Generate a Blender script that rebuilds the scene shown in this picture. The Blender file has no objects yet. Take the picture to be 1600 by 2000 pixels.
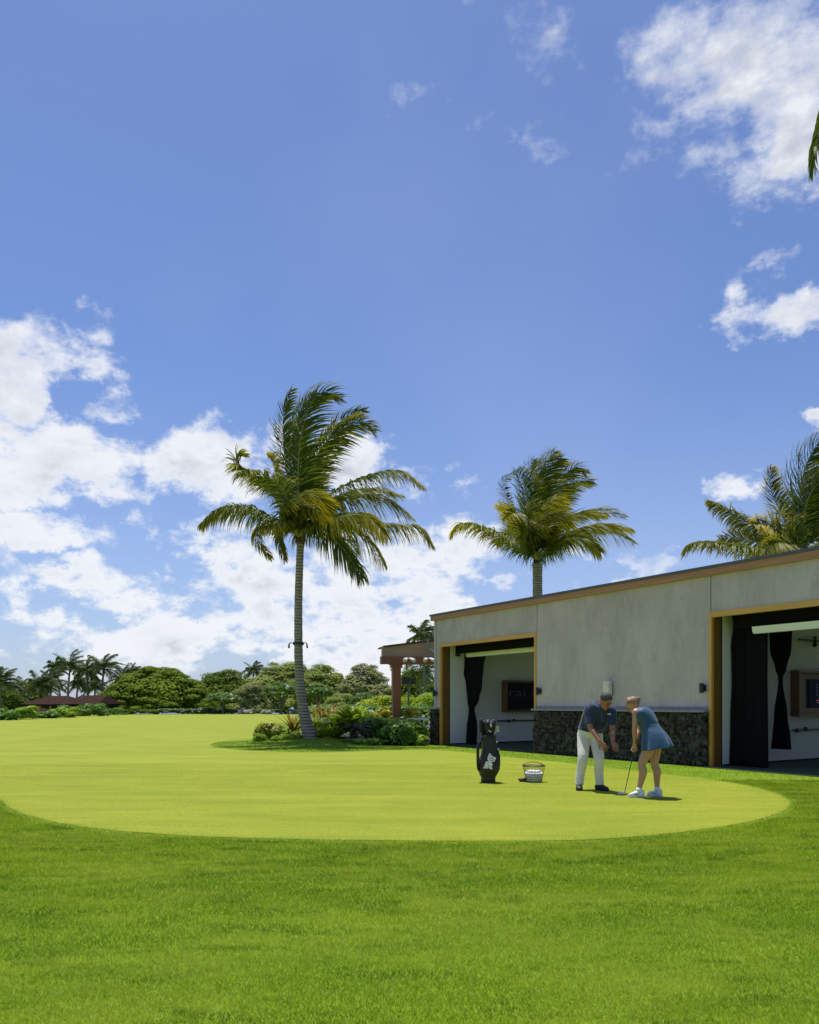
import bpy, bmesh, math, random
import numpy as np
from mathutils import Vector, Matrix
R = math.radians
rnd = random.Random(7)
rng = np.random.default_rng(11)
scene = bpy.context.scene
COL = scene.collection
F = 1500.0; EYE = 1.35; HZ = 1374.0          # focal length and horizon of the photograph, in its pixels

def at(px, y, z=0.0):                        # ground point at distance y seen in column px
    return Vector(((px - 800) / F * y, y, z))
def hz(py, y):                               # height of row py at distance y
    return EYE + (HZ - py) / F * y
def gy(px, py):                              # ground point of a pixel
    y = F * EYE / (py - HZ)
    return Vector(((px - 800) / F * y, y, 0))

# ------------------------------------------------------------------ objects
def tag(o, label=None, cat=None, group=None, kind=None):
    if label: o['label'] = label
    if cat: o['category'] = cat
    if group: o['group'] = group
    if kind: o['kind'] = kind
    return o
def empty(name, loc=(0, 0, 0), rz=0, **k):
    o = bpy.data.objects.new(name, None); COL.objects.link(o)
    o.location = loc; o.rotation_euler = (0, 0, rz); o.empty_display_size = .2
    return tag(o, **k)
def link(name, me, mat=None, parent=None, smooth=False, loc=None, rz=None, **k):
    o = bpy.data.objects.new(name, me); COL.objects.link(o)
    if mat is not None:
        me.materials.clear(); me.materials.append(mat)
    if parent is not None: o.parent = parent
    if loc is not None: o.location = loc
    if rz is not None: o.rotation_euler = (0, 0, rz)
    if smooth:
        me.polygons.foreach_set('use_smooth', [True] * len(me.polygons))
    return tag(o, **k)

class MB:
    def __init__(s): s.v = []; s.f = []
    def add(s, vs, fs):
        n = len(s.v); s.v += [tuple(v) for v in vs]; s.f += [tuple(i + n for i in f) for f in fs]; return s
    def box(s, x0, x1, y0, y1, z0, z1):
        return s.add([(x0,y0,z0),(x1,y0,z0),(x1,y1,z0),(x0,y1,z0),(x0,y0,z1),(x1,y0,z1),(x1,y1,z1),(x0,y1,z1)],
                     [(0,3,2,1),(4,5,6,7),(0,1,5,4),(1,2,6,5),(2,3,7,6),(3,0,4,7)])
    def obox(s, c, ax, ay, az):              # box from centre and half-axis vectors
        c, ax, ay, az = map(Vector, (c, ax, ay, az))
        vs = [c + i*ax + j*ay + k*az for k in (-1, 1) for i, j in ((-1,-1),(1,-1),(1,1),(-1,1))]
        return s.add(vs, [(0,3,2,1),(4,5,6,7),(0,1,5,4),(1,2,6,5),(2,3,7,6),(3,0,4,7)])
    def loft(s, rings, cap=True):            # rings: equal-length point lists
        n = len(rings[0]); b = len(s.v)
        for r in rings: s.v += [tuple(p) for p in r]
        for i in range(len(rings) - 1):
            for j in range(n):
                k = (j + 1) % n
                s.f.append((b+i*n+j, b+i*n+k, b+(i+1)*n+k, b+(i+1)*n+j))
        if cap:
            s.f.append(tuple(b + j for j in range(n))[::-1])
            s.f.append(tuple(b + (len(rings)-1)*n + j for j in range(n)))
        return s
    def tube(s, pts, rad, n=8, sub=0, cap=True):
        pts = [Vector(p) for p in pts]
        if not hasattr(rad, '__len__'): rad = [rad] * len(pts)
        if sub: pts, rad = spline(pts, rad, sub)
        up = Vector((.13, .21, .97)); rings = []
        x = None
        for i, p in enumerate(pts):
            t = (pts[min(i+1, len(pts)-1)] - pts[max(i-1, 0)]).normalized()
            if x is None:
                x = t.cross(up if abs(t.dot(up)) < .9 else Vector((1, 0, 0))).normalized()
            x = (x - t * x.dot(t)).normalized(); y = t.cross(x)
            rings.append([p + (x*math.cos(a) + y*math.sin(a)) * rad[i] for a in [2*math.pi*j/n for j in range(n)]])
        return s.loft(rings, cap)
    def ell(s, c, A, B, C, nu=12, nv=8):     # ellipsoid from half-axis vectors
        c, A, B, C = map(Vector, (c, A, B, C)); rings = []
        for i in range(nv + 1):
            th = math.pi * (.04 + .92 * i / nv)
            rings.append([c - C*math.cos(th) + (A*math.cos(a) + B*math.sin(a)) * math.sin(th) for a in [2*math.pi*j/nu for j in range(nu)]])
        return s.loft(rings)
    def me(s, name='mesh'):
        m = bpy.data.meshes.new(name); m.from_pydata(s.v, [], s.f); m.update(); return m
    def go(s, name, mat, parent=None, smooth=False, **k):
        m = s.me(name)
        return link(name, m, mat, parent, smooth, **k)
    def fuse(s, name, mat, parent=None, voxel=.006, smooth=4, **k):   # one continuous skin
        m = s.me(name); bm = bmesh.new(); bm.from_mesh(m); bmesh.ops.recalc_face_normals(bm, faces=bm.faces); bm.to_mesh(m); bm.free()
        o = bpy.data.objects.new('tmp', m); COL.objects.link(o)
        r = o.modifiers.new('r', 'REMESH'); r.mode = 'VOXEL'; r.voxel_size = voxel
        q = o.modifiers.new('s', 'SMOOTH'); q.factor = .5; q.iterations = smooth
        bpy.context.view_layer.update()
        ev = o.evaluated_get(bpy.context.evaluated_depsgraph_get())
        m2 = bpy.data.meshes.new_from_object(ev); m2.name = name
        bpy.data.objects.remove(o); bpy.data.meshes.remove(m)
        return link(name, m2, mat, parent, True, **k)

def spline(pts, rad, sub):
    P = []; Q = []; n = len(pts)
    for i in range(n - 1):
        p0, p1, p2, p3 = pts[max(i-1,0)], pts[i], pts[i+1], pts[min(i+2,n-1)]
        for j in range(sub):
            t = j / sub
            P.append(.5*((2*p1)+(p2-p0)*t+(2*p0-5*p1+4*p2-p3)*t*t+(3*p1-p0-3*p2+p3)*t**3))
            Q.append(rad[i]*(1-t)+rad[i+1]*t)
    P.append(pts[-1]); Q.append(rad[-1]); return P, Q

def npmesh(name, V, Fa, attr=None):          # V (N,3), Fa (M,k)
    me = bpy.data.meshes.new(name); Fa = np.asarray(Fa); k = Fa.shape[1]
    me.vertices.add(len(V)); me.vertices.foreach_set('co', np.asarray(V, dtype=np.float32).ravel())
    me.loops.add(Fa.size); me.loops.foreach_set('vertex_index', Fa.astype(np.int32).ravel())
    me.polygons.add(len(Fa)); me.polygons.foreach_set('loop_start', np.arange(0, Fa.size, k, dtype=np.int32))
    if attr is not None:
        a = me.attributes.new('tipf', 'FLOAT', 'POINT'); a.data.foreach_set('value', np.asarray(attr, dtype=np.float32))
    me.update(calc_edges=True)
    return me

# ------------------------------------------------------------------ materials
def newmat(name):
    m = bpy.data.materials.new(name); m.use_nodes = True
    nt = m.node_tree; b = nt.nodes['Principled BSDF']; return m, nt, b
def nd(nt, t, **k):
    n = nt.nodes.new(t)
    for a, v in k.items():
        if a.startswith('i_'): n.inputs[a[2:].replace('_', ' ')].default_value = v
        else: setattr(n, a, v)
    return n
def rgba(c): return (c[0], c[1], c[2], 1)
def mixc(nt, fac, a, b, blend='MIX'):
    n = nt.nodes.new('ShaderNodeMix'); n.data_type = 'RGBA'; n.blend_type = blend
    for s, v in ((0, fac), (6, a), (7, b)):
        if isinstance(v, bpy.types.NodeSocket): nt.links.new(v, n.inputs[s])
        else: n.inputs[s].default_value = v if s == 0 else rgba(v)
    return n.outputs[2]
def math_(nt, op, a, b=0.0, c=None):
    n = nt.nodes.new('ShaderNodeMath'); n.operation = op
    for i, v in enumerate((a, b) if c is None else (a, b, c)):
        if isinstance(v, bpy.types.NodeSocket): nt.links.new(v, n.inputs[i])
        else: n.inputs[i].default_value = v
    return n.outputs[0]
def noise(nt, scale=5, detail=4, rough=.55, vec=None, dist=0.0):
    n = nd(nt, 'ShaderNodeTexNoise'); n.inputs['Scale'].default_value = scale; n.inputs['Detail'].default_value = detail
    n.inputs['Roughness'].default_value = rough; n.inputs['Distortion'].default_value = dist
    if vec is not None: nt.links.new(vec, n.inputs['Vector'])
    return n.outputs['Fac']
def ramp(nt, fac, lo, hi, a=0.0, b=1.0):
    n = nd(nt, 'ShaderNodeMapRange'); nt.links.new(fac, n.inputs[0])
    for i, v in enumerate((lo, hi, a, b)): n.inputs[i+1].default_value = v
    return n.outputs[0]
def coord(nt, kind='Object', scale=(1, 1, 1)):
    t = nd(nt, 'ShaderNodeTexCoord'); m = nd(nt, 'ShaderNodeMapping'); m.inputs['Scale'].default_value = scale
    nt.links.new(t.outputs[kind], m.inputs[0]); return m.outputs[0]
def bump(nt, b, h, strength=.3, dist=.01):
    n = nd(nt, 'ShaderNodeBump'); n.inputs['Strength'].default_value = strength; n.inputs['Distance'].default_value = dist
    nt.links.new(h, n.inputs['Height']); nt.links.new(n.outputs[0], b.inputs['Normal'])
def mat(name, c, rough=.6, c2=None, scale=8, bmp=0.0, metal=0.0, spec=.5, stretch=(1,1,1), bscale=60, bdist=.004):
    m, nt, b = newmat(name); b.inputs['Roughness'].default_value = rough; b.inputs['Metallic'].default_value = metal
    b.inputs['Specular IOR Level'].default_value = spec
    v = coord(nt, 'Object', stretch)
    c2 = c2 or tuple(x * .8 for x in c)
    nt.links.new(mixc(nt, ramp(nt, noise(nt, scale, 5, .6, v), .3, .7), c, c2), b.inputs['Base Color'])
    if bmp: bump(nt, b, noise(nt, bscale, 4, .6, v), bmp, bdist)
    return m
def foliage(name, c1, c2, tip=None, trans=.35, rough=.5, pscale=.6, spec=.35, third=None):
    m, nt, b = newmat(name); b.inputs['Roughness'].default_value = rough; b.inputs['Specular IOR Level'].default_value = spec
    g = nd(nt, 'ShaderNodeNewGeometry')
    v = coord(nt, 'Object')
    f = math_(nt, 'ADD', math_(nt, 'MULTIPLY', g.outputs['Random Per Island'], .6), math_(nt, 'MULTIPLY', ramp(nt, noise(nt, pscale, 2, .5, v), .3, .7), .4))
    c = mixc(nt, f, c1, c2)
    if third is not None:
        c = mixc(nt, ramp(nt, g.outputs['Random Per Island'], 1 - third[1] - .04, 1 - third[1]), c, third[0])
    if tip is not None:
        a = nd(nt, 'ShaderNodeAttribute', attribute_name='tipf'); c = mixc(nt, a.outputs['Fac'], c, tip)
    nt.links.new(c, b.inputs['Base Color'])
    tr = nd(nt, 'ShaderNodeBsdfTranslucent'); nt.links.new(c, tr.inputs[0])
    mx = nd(nt, 'ShaderNodeMixShader'); mx.inputs[0].default_value = trans
    nt.links.new(b.outputs[0], mx.inputs[1]); nt.links.new(tr.outputs[0], mx.inputs[2])
    nt.links.new(mx.outputs[0], nt.nodes['Material Output'].inputs[0])
    return m

M = {}
# lawn and greens ---------------------------------------------------
def lawn_mat(name, c1, c2, c3, fine, streak=True):
    m, nt, b = newmat(name); b.inputs['Roughness'].default_value = .85; b.inputs['Specular IOR Level'].default_value = .12
    v = coord(nt); vs = coord(nt, 'Object', (.22, 1.1, 1)); 
    big = ramp(nt, noise(nt, .35, 4, .6, v), .32, .68)
    mid = ramp(nt, noise(nt, 1.6, 7, .72, vs if streak else v, .7), .40, .62)
    c = mixc(nt, big, c1, c2)
    c = mixc(nt, math_(nt, 'MULTIPLY', mid, .7), c, c3)
    fn = noise(nt, fine, 3, .75, v)
    c = mixc(nt, ramp(nt, fn, .3, .7, .0, .5), c, tuple(x*.55 for x in c1))
    nt.links.new(c, b.inputs['Base Color'])
    bump(nt, b, fn, .5, .012)
    return m
M['rough'] = lawn_mat('lawn_grass', (.155, .26, .012), (.215, .32, .016), (.11, .20, .010), 55)
M['green'] = lawn_mat('green_turf', (.260, .305, .026), (.330, .352, .036), (.178, .238, .018), 75)
def blade_mat(name='grass_blades', k=((.125, .235, .004), (.29, .405, .006), (.44, .50, .045), (.062, .145, .004), (.105, .19, .005))):
    m, nt, b = newmat(name); b.inputs['Roughness'].default_value = .7; b.inputs['Specular IOR Level'].default_value = .08
    g = nd(nt, 'ShaderNodeNewGeometry'); v = coord(nt); vs = coord(nt, 'Object', (.45, 1.2, 1))
    big = ramp(nt, noise(nt, .38, 4, .6, v), .35, .66)
    c = mixc(nt, big, k[0], k[1])
    c = mixc(nt, ramp(nt, noise(nt, 1.3, 6, .75, vs, .9), .42, .62), c, k[2])
    c = mixc(nt, ramp(nt, noise(nt, 3.4, 4, .72, vs, .5), .50, .68), c, k[3])
    c = mixc(nt, math_(nt, 'MULTIPLY', g.outputs['Random Per Island'], .5), c, k[4])
    c = mixc(nt, ramp(nt, g.outputs['Random Per Island'], .955, .97), c, (.48, .46, .18))
    nt.links.new(c, b.inputs['Base Color'])
    tr = nd(nt, 'ShaderNodeBsdfTranslucent'); nt.links.new(c, tr.inputs[0])
    mx = nd(nt, 'ShaderNodeMixShader'); mx.inputs[0].default_value = .4
    nt.links.new(b.outputs[0], mx.inputs[1]); nt.links.new(tr.outputs[0], mx.inputs[2])
    nt.links.new(mx.outputs[0], nt.nodes['Material Output'].inputs[0]); return m
M['blades'] = blade_mat()
M['greenblades'] = blade_mat('green_blades', ((.295, .365, .024), (.425, .475, .034), (.52, .55, .055), (.180, .275, .016), (.25, .33, .024)))
M['soil'] = mat('dark_soil', (.03, .022, .015), .95, (.012, .01, .008), 9, .5)
M['sea'] = mat('sea', (.10, .17, .26), .25, (.08, .14, .22), .05)
# building ----------------------------------------------------------
def stucco():
    m, nt, b = newmat('stucco'); b.inputs['Roughness'].default_value = .9; b.inputs['Specular IOR Level'].default_value = .2
    v = coord(nt); vv = coord(nt, 'Object', (1.2, 1.2, .5))
    a = ramp(nt, noise(nt, .9, 6, .68, vv, .5), .36, .64)
    c = mixc(nt, a, (.63, .525, .488), (.50, .415, .385))
    s = ramp(nt, noise(nt, 3.0, 6, .72, vv, .8), .52, .70)
    c = mixc(nt, math_(nt, 'MULTIPLY', s, .55), c, (.40, .33, .285))
    s2 = ramp(nt, noise(nt, 5.5, 5, .7, v, .3), .56, .72)
    c = mixc(nt, math_(nt, 'MULTIPLY', s2, .45), c, (.66, .555, .53))
    nt.links.new(c, b.inputs['Base Color']); bump(nt, b, noise(nt, 40, 5, .7, v), .35, .006); return m
M['stucco'] = stucco()
M['cap'] = mat('bluestone_cap', (.34, .305, .31), .75, (.25, .225, .23), 6, .2)
M['white'] = mat('white_interior_paint', (.80, .77, .75), .75, (.76, .73, .71), 1.5)
def wood(name, a, bcol, rough=.45, st=(30, 30, 1.2)):
    m, nt, b = newmat(name); b.inputs['Roughness'].default_value = rough
    v = coord(nt, 'Object', st)
    f = ramp(nt, noise(nt, 1.0, 5, .6, v, .6), .3, .7)
    nt.links.new(mixc(nt, f, a, bcol), b.inputs['Base Color']); bump(nt, b, f, .15, .003); return m
M['wood'] = wood('golden_cedar', (.80, .42, .08), (.64, .31, .05))
M['woodh'] = wood('golden_cedar_head', (.80, .42, .08), (.64, .31, .05), .45, (1.2, 30, 30))
M['woodd'] = wood('brown_cedar_jamb', (.26, .125, .028), (.17, .078, .016))
M['fascia'] = wood('fascia_redwood', (.50, .24, .105), (.37, .16, .065), .5, (1.0, 20, 20))
M['walnut'] = wood('walnut', (.20, .095, .042), (.13, .06, .028), .5, (3, 3, 12))
M['metal'] = mat('dark_grey_metal', (.11, .115, .135), .4, (.09, .095, .11), 3, metal=.4)
M['black'] = mat('black_metal', (.018, .018, .018), .4)
M['cloth'] = mat('black_cloth', (.0065, .0062, .0075), .9, (.0045, .0045, .0055), 3, spec=.2)
M['ceil'] = mat('black_ceiling', (.012, .012, .013), .9)
M['floor'] = mat('bay_turf', (.055, .085, .04), .95, (.04, .06, .03), 30, .4)
M['lava'] = None
def lava():
    m, nt, b = newmat('lava_rock'); b.inputs['Roughness'].default_value = .95; b.inputs['Specular IOR Level'].default_value = .25
    g = nd(nt, 'ShaderNodeNewGeometry'); v = coord(nt)
    r = g.outputs['Random Per Island']
    c = mixc(nt, r, (.016, .0145, .013), (.135, .122, .105))
    c = mixc(nt, ramp(nt, r, .80, .84), c, (.080, .052, .038))
    c = mixc(nt, ramp(nt, noise(nt, 26, 4, .7, v), .45, .75), c, (.020, .019, .018))
    c = mixc(nt, ramp(nt, noise(nt, 9, 4, .7, v), .6, .75, 0, .5), c, (.20, .19, .17))
    nt.links.new(c, b.inputs['Base Color']); bump(nt, b, noise(nt, 45, 5, .75, v), 1.0, .015); return m
M['lava'] = lava()
M['mortar'] = mat('dark_mortar', (.012, .011, .010), .95)
M['valance'] = mat('pale_green_housing', (.92, .90, .84), .5, (.88, .86, .80), 2)
M['beige'] = mat('beige_box', (.82, .76, .64), .5)
M['bronze'] = mat('bronze_fixture', (.045, .035, .028), .4, metal=.3)
M['red'] = wood('red_brown_paint', (.27, .105, .040), (.20, .078, .032), .55, (4, 4, .6))
M['taupe'] = mat('taupe_fascia', (.42, .28, .19), .7, (.36, .24, .165), 2)
M['rooft2'] = mat('brown_roof_edge', (.12, .062, .040), .9, (.09, .048, .032), 4)
M['rooft'] = mat('red_shingle', (.050, .026, .018), .95, (.028, .016, .012), 2.5, .5, spec=.05, bscale=8, bdist=.05)
M['housewall'] = mat('dark_house_wall', (.035, .035, .035), .8)
M['galv'] = mat('green_grey_downspout', (.20, .25, .23), .5)
M['steel'] = mat('brushed_steel', (.45, .46, .48), .35, metal=.7)
# plants ------------------------------------------------------------
M['frond'] = foliage('palm_frond', (.045, .085, .012), (.105, .165, .016), tip=(.62, .48, .02), trans=.42, rough=.5, spec=.25)
M['frondfar'] = foliage('far_palm_frond', (.060, .110, .022), (.105, .165, .032), tip=(.16, .15, .03), trans=.25, rough=.5)
M['rachis'] = mat('frond_rib', (.34, .31, .09), .6, (.25, .22, .07), 3)
def trunkmat():
    m, nt, b = newmat('palm_trunk'); b.inputs['Roughness'].default_value = .9
    v = coord(nt); v2 = coord(nt, 'Object', (1.6, 1.6, 14))
    w = nd(nt, 'ShaderNodeTexWave', bands_direction='Z', wave_profile='SAW'); w.inputs['Scale'].default_value = 3.0
    w.inputs['Distortion'].default_value = 2.6; w.inputs['Detail'].default_value = 3; w.inputs['Detail Scale'].default_value = 1.4
    nt.links.new(v, w.inputs[0])
    f = ramp(nt, w.outputs['Fac'], .55, .85)
    c = mixc(nt, ramp(nt, noise(nt, 2, 5, .7, v2), .35, .65), (.45, .385, .335), (.26, .22, .19))
    c = mixc(nt, math_(nt, 'MULTIPLY', f, .85), c, (.045, .04, .033))
    nt.links.new(c, b.inputs['Base Color']); bump(nt, b, w.outputs['Fac'], .6, .03); return m
M['trunk'] = trunkmat()
M['bark'] = mat('grey_bark', (.22, .20, .175), .9, (.13, .115, .10), 6, .5)
M['husk'] = mat('brown_husk', (.10, .06, .035), .9, (.05, .03, .02), 10, .5)
M['lf_dome'] = foliage('monkeypod_leaves', (.095, .165, .010), (.215, .285, .018), trans=.3, pscale=.45, spec=.1, rough=.7)
M['lf_dark'] = foliage('dark_tree_leaves', (.075, .135, .010), (.155, .220, .018), trans=.3, pscale=.4, spec=.1, rough=.7)
M['lf_pale'] = foliage('pale_tree_leaves', (.19, .245, .050), (.31, .365, .075), trans=.3, pscale=.4, spec=.1, rough=.7)
M['lf_grey'] = foliage('grey_tree_leaves', (.19, .215, .07), (.32, .33, .12), trans=.25, pscale=.5, spec=.1, rough=.7)
M['lf_plum'] = foliage('plumeria_leaves', (.075, .155, .018), (.160, .26, .030), trans=.35, spec=.15, third=((.75, .75, .68), .025))
M['lf_hedge'] = foliage('bright_hedge_leaves', (.26, .37, .012), (.48, .52, .014), trans=.4, spec=.15, pscale=.8)
M['lf_shrub'] = foliage('shrub_leaves', (.065, .155, .015), (.150, .280, .022), trans=.35, pscale=2, spec=.25)
M['lf_bright'] = foliage('bright_shrub_leaves', (.18, .32, .018), (.34, .47, .028), trans=.4, pscale=2, spec=.2)
M['lf_croton'] = foliage('croton_leaves', (.20, .26, .020), (.42, .44, .025), trans=.35, pscale=3, third=((.14, .06, .03), .10))
M['lf_yellow'] = foliage('yellow_croton_leaves', (.42, .40, .02), (.62, .52, .015), trans=.35, pscale=2, third=((.15, .22, .02), .2))
M['lf_white'] = foliage('flowering_hedge_leaves', (.045, .085, .018), (.095, .15, .03), trans=.25, third=((.72, .72, .68), .04))
M['lf_ti'] = foliage('ti_leaves', (.22, .34, .022), (.42, .54, .04), trans=.45, pscale=3, spec=.25)
M['lf_tired'] = foliage('red_ti_leaves', (.20, .21, .03), (.34, .28, .04), trans=.4, third=((.32, .11, .03), .15))
M['lf_cycad'] = foliage('cycad_leaves', (.030, .045, .018), (.055, .070, .025), tip=(.08, .07, .03), trans=.1, rough=.4)
M['petal'] = foliage('white_petals', (.75, .75, .72), (.85, .82, .85), trans=.3)
M['pebble'] = mat('grey_violet_rock', (.34, .31, .34), .9, (.14, .12, .12), 5, .6)
M['paint'] = mat('white_painted_wood', (.72, .70, .68), .5)

# ------------------------------------------------------------------ world
def build_world(sun_elev, sun_rot):
    w = bpy.data.worlds.new("World"); scene.world = w; w.use_nodes = True; nt = w.node_tree
    for n in list(nt.nodes): nt.nodes.remove(n)
    out = nd(nt, 'ShaderNodeOutputWorld'); bg = nd(nt, 'ShaderNodeBackground'); bg.inputs[1].default_value = .12
    sky = nd(nt, 'ShaderNodeTexSky', sky_type='NISHITA', sun_disc=False, sun_elevation=sun_elev, sun_rotation=sun_rot)
    sky.air_density = 1.0; sky.dust_density = .6; sky.ozone_density = 2.0
    tc = nd(nt, 'ShaderNodeTexCoord'); nrm = nd(nt, 'ShaderNodeVectorMath', operation='NORMALIZE'); nt.links.new(tc.outputs['Generated'], nrm.inputs[0])
    D = nrm.outputs[0]
    sp = nd(nt, 'ShaderNodeSeparateXYZ'); nt.links.new(D, sp.inputs[0])
    az = math_(nt, 'ARCTAN2', sp.outputs[0], sp.outputs[1]); el = math_(nt, 'ARCSINE', sp.outputs[2])
    cb = nd(nt, 'ShaderNodeCombineXYZ'); nt.links.new(az, cb.inputs[0]); nt.links.new(el, cb.inputs[1])
    # warp
    def nz(scale, detail, rough, off=(0, 0, 0), st=(1, 1, 1), color=False):
        mp = nd(nt, 'ShaderNodeMapping'); mp.inputs['Location'].default_value = off; mp.inputs['Scale'].default_value = st
        nt.links.new(D, mp.inputs[0]); n = nd(nt, 'ShaderNodeTexNoise'); n.inputs['Scale'].default_value = scale
        n.inputs['Detail'].default_value = detail; n.inputs['Roughness'].default_value = rough; nt.links.new(mp.outputs[0], n.inputs['Vector'])
        return n.outputs['Color'] if color else n.outputs['Fac']
    wc = nz(8, 6, .6, (3, 1, 2), color=True)
    ws = nd(nt, 'ShaderNodeVectorMath', operation='SUBTRACT'); nt.links.new(wc, ws.inputs[0]); ws.inputs[1].default_value = (.5, .5, .5)
    wm = nd(nt, 'ShaderNodeVectorMath', operation='MULTIPLY_ADD'); nt.links.new(ws.outputs[0], wm.inputs[0]); wm.inputs[1].default_value = (.20, .15, 0); nt.links.new(cb.outputs[0], wm.inputs[2])
    W = wm.outputs[0]
    # cloud groups: azimuth, elevation (radians from the heading), radii, weight
    acc = None; soft = None
    for (px, py, rx, ry, wt) in CLOUDS:
        if py > 1000 and px < 950: wt -= .10
        a = math.atan2(px - 800, F); e = math.atan2(HZ - py, math.hypot(F, px - 800))
        cs = math.cos(a); rx2, ry2 = rx / F * cs * cs, ry / F * cs
        s = nd(nt, 'ShaderNodeVectorMath', operation='SUBTRACT'); nt.links.new(W, s.inputs[0]); s.inputs[1].default_value = (a, e, 0)
        m = nd(nt, 'ShaderNodeVectorMath', operation='MULTIPLY'); nt.links.new(s.outputs[0], m.inputs[0]); m.inputs[1].default_value = (1 / rx2 / 1.08, 1 / ry2 / 1.08, 0)
        l = nd(nt, 'ShaderNodeVectorMath', operation='LENGTH'); nt.links.new(m.outputs[0], l.inputs[0])
        r = nd(nt, 'ShaderNodeMapRange', interpolation_type='SMOOTHSTEP'); nt.links.new(l.outputs['Value'], r.inputs[0])
        r.inputs[1].default_value = 1.45; r.inputs[2].default_value = .35; r.inputs[3].default_value = 0; r.inputs[4].default_value = wt
        acc = r.outputs[0] if acc is None else math_(nt, 'MAXIMUM', acc, r.outputs[0])
    n1 = nz(10, 9, .62, (0, 0, 0), (1, 1, 2.0))
    n2 = nz(3.2, 3, .5, (5, 2, 7), (1, 1, 1.6))
    dens = math_(nt, 'ADD', acc, math_(nt, 'MULTIPLY', math_(nt, 'SUBTRACT', n1, .5), 2.3))
    n3 = nz(30, 8, .65, (2, 8, 1), (1, 1, 1.3)); dens = math_(nt, 'ADD', dens, math_(nt, 'MULTIPLY', math_(nt, 'SUBTRACT', n3, .5), .95))
    dens = math_(nt, 'ADD', dens, math_(nt, 'MULTIPLY', math_(nt, 'SUBTRACT', n2, .5), .35))
    r = nd(nt, 'ShaderNodeMapRange', interpolation_type='SMOOTHSTEP'); nt.links.new(dens, r.inputs[0])
    r.inputs[1].default_value = .20; nt.links.new(math_(nt, 'ADD', .56, math_(nt, 'MULTIPLY', math_(nt, 'POWER', math_(nt, 'MAXIMUM', el, 0), 1.5), 1.15)), r.inputs[2])
    mask = math_(nt, 'MINIMUM', r.outputs[0], ramp(nt, acc, .02, .30))
    # cloud body: thick parts catch less light underneath
    n1b = nz(10, 5, .55, (0, 0, .05), (1, 1, 2.0))
    lit = ramp(nt, math_(nt, 'SUBTRACT', n1b, n1), -.10, .10, 0, 1)
    thick = ramp(nt, dens, .55, 1.15, 0, 1)
    sh = math_(nt, 'MULTIPLY', thick, math_(nt, 'ADD', .10, math_(nt, 'MULTIPLY', lit, .90)))
    K = 1 / .12
    hi = tuple(x * K for x in CLOUD_HI); lo = tuple(x * K for x in CLOUD_LO)
    cc = mixc(nt, sh, hi, lo)
    haze = math_(nt, 'POWER', ramp(nt, el, 0, .42, 1, 0), 1.6)
    skyc = mixc(nt, 1.0, sky.outputs[0], SKY_TINT, 'MULTIPLY')
    hsv = nd(nt, 'ShaderNodeHueSaturation'); hsv.inputs['Saturation'].default_value = SKY_SAT; hsv.inputs['Value'].default_value = 1
    nt.links.new(skyc, hsv.inputs['Color'])
    skyc = mixc(nt, math_(nt, 'MULTIPLY', haze, .50), hsv.outputs[0], tuple(x * K for x in HAZE_COL))
    # thin high veil
    veil = math_(nt, 'MULTIPLY', ramp(nt, nz(2.2, 4, .5, (1, 4, 9), (1, 1, 1.2)), .45, .75), .14)
    skyc = mixc(nt, veil, skyc, tuple(x * K * .62 for x in (.55, .62, .95)))
    fin = mixc(nt, math_(nt, 'MULTIPLY', mask, .95), skyc, cc)
    nt.links.new(fin, bg.inputs[0]); nt.links.new(bg.outputs[0], out.inputs[0])
    w.cycles.sampling_method = 'MANUAL'; w.cycles.sample_map_resolution = 1024

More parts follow.
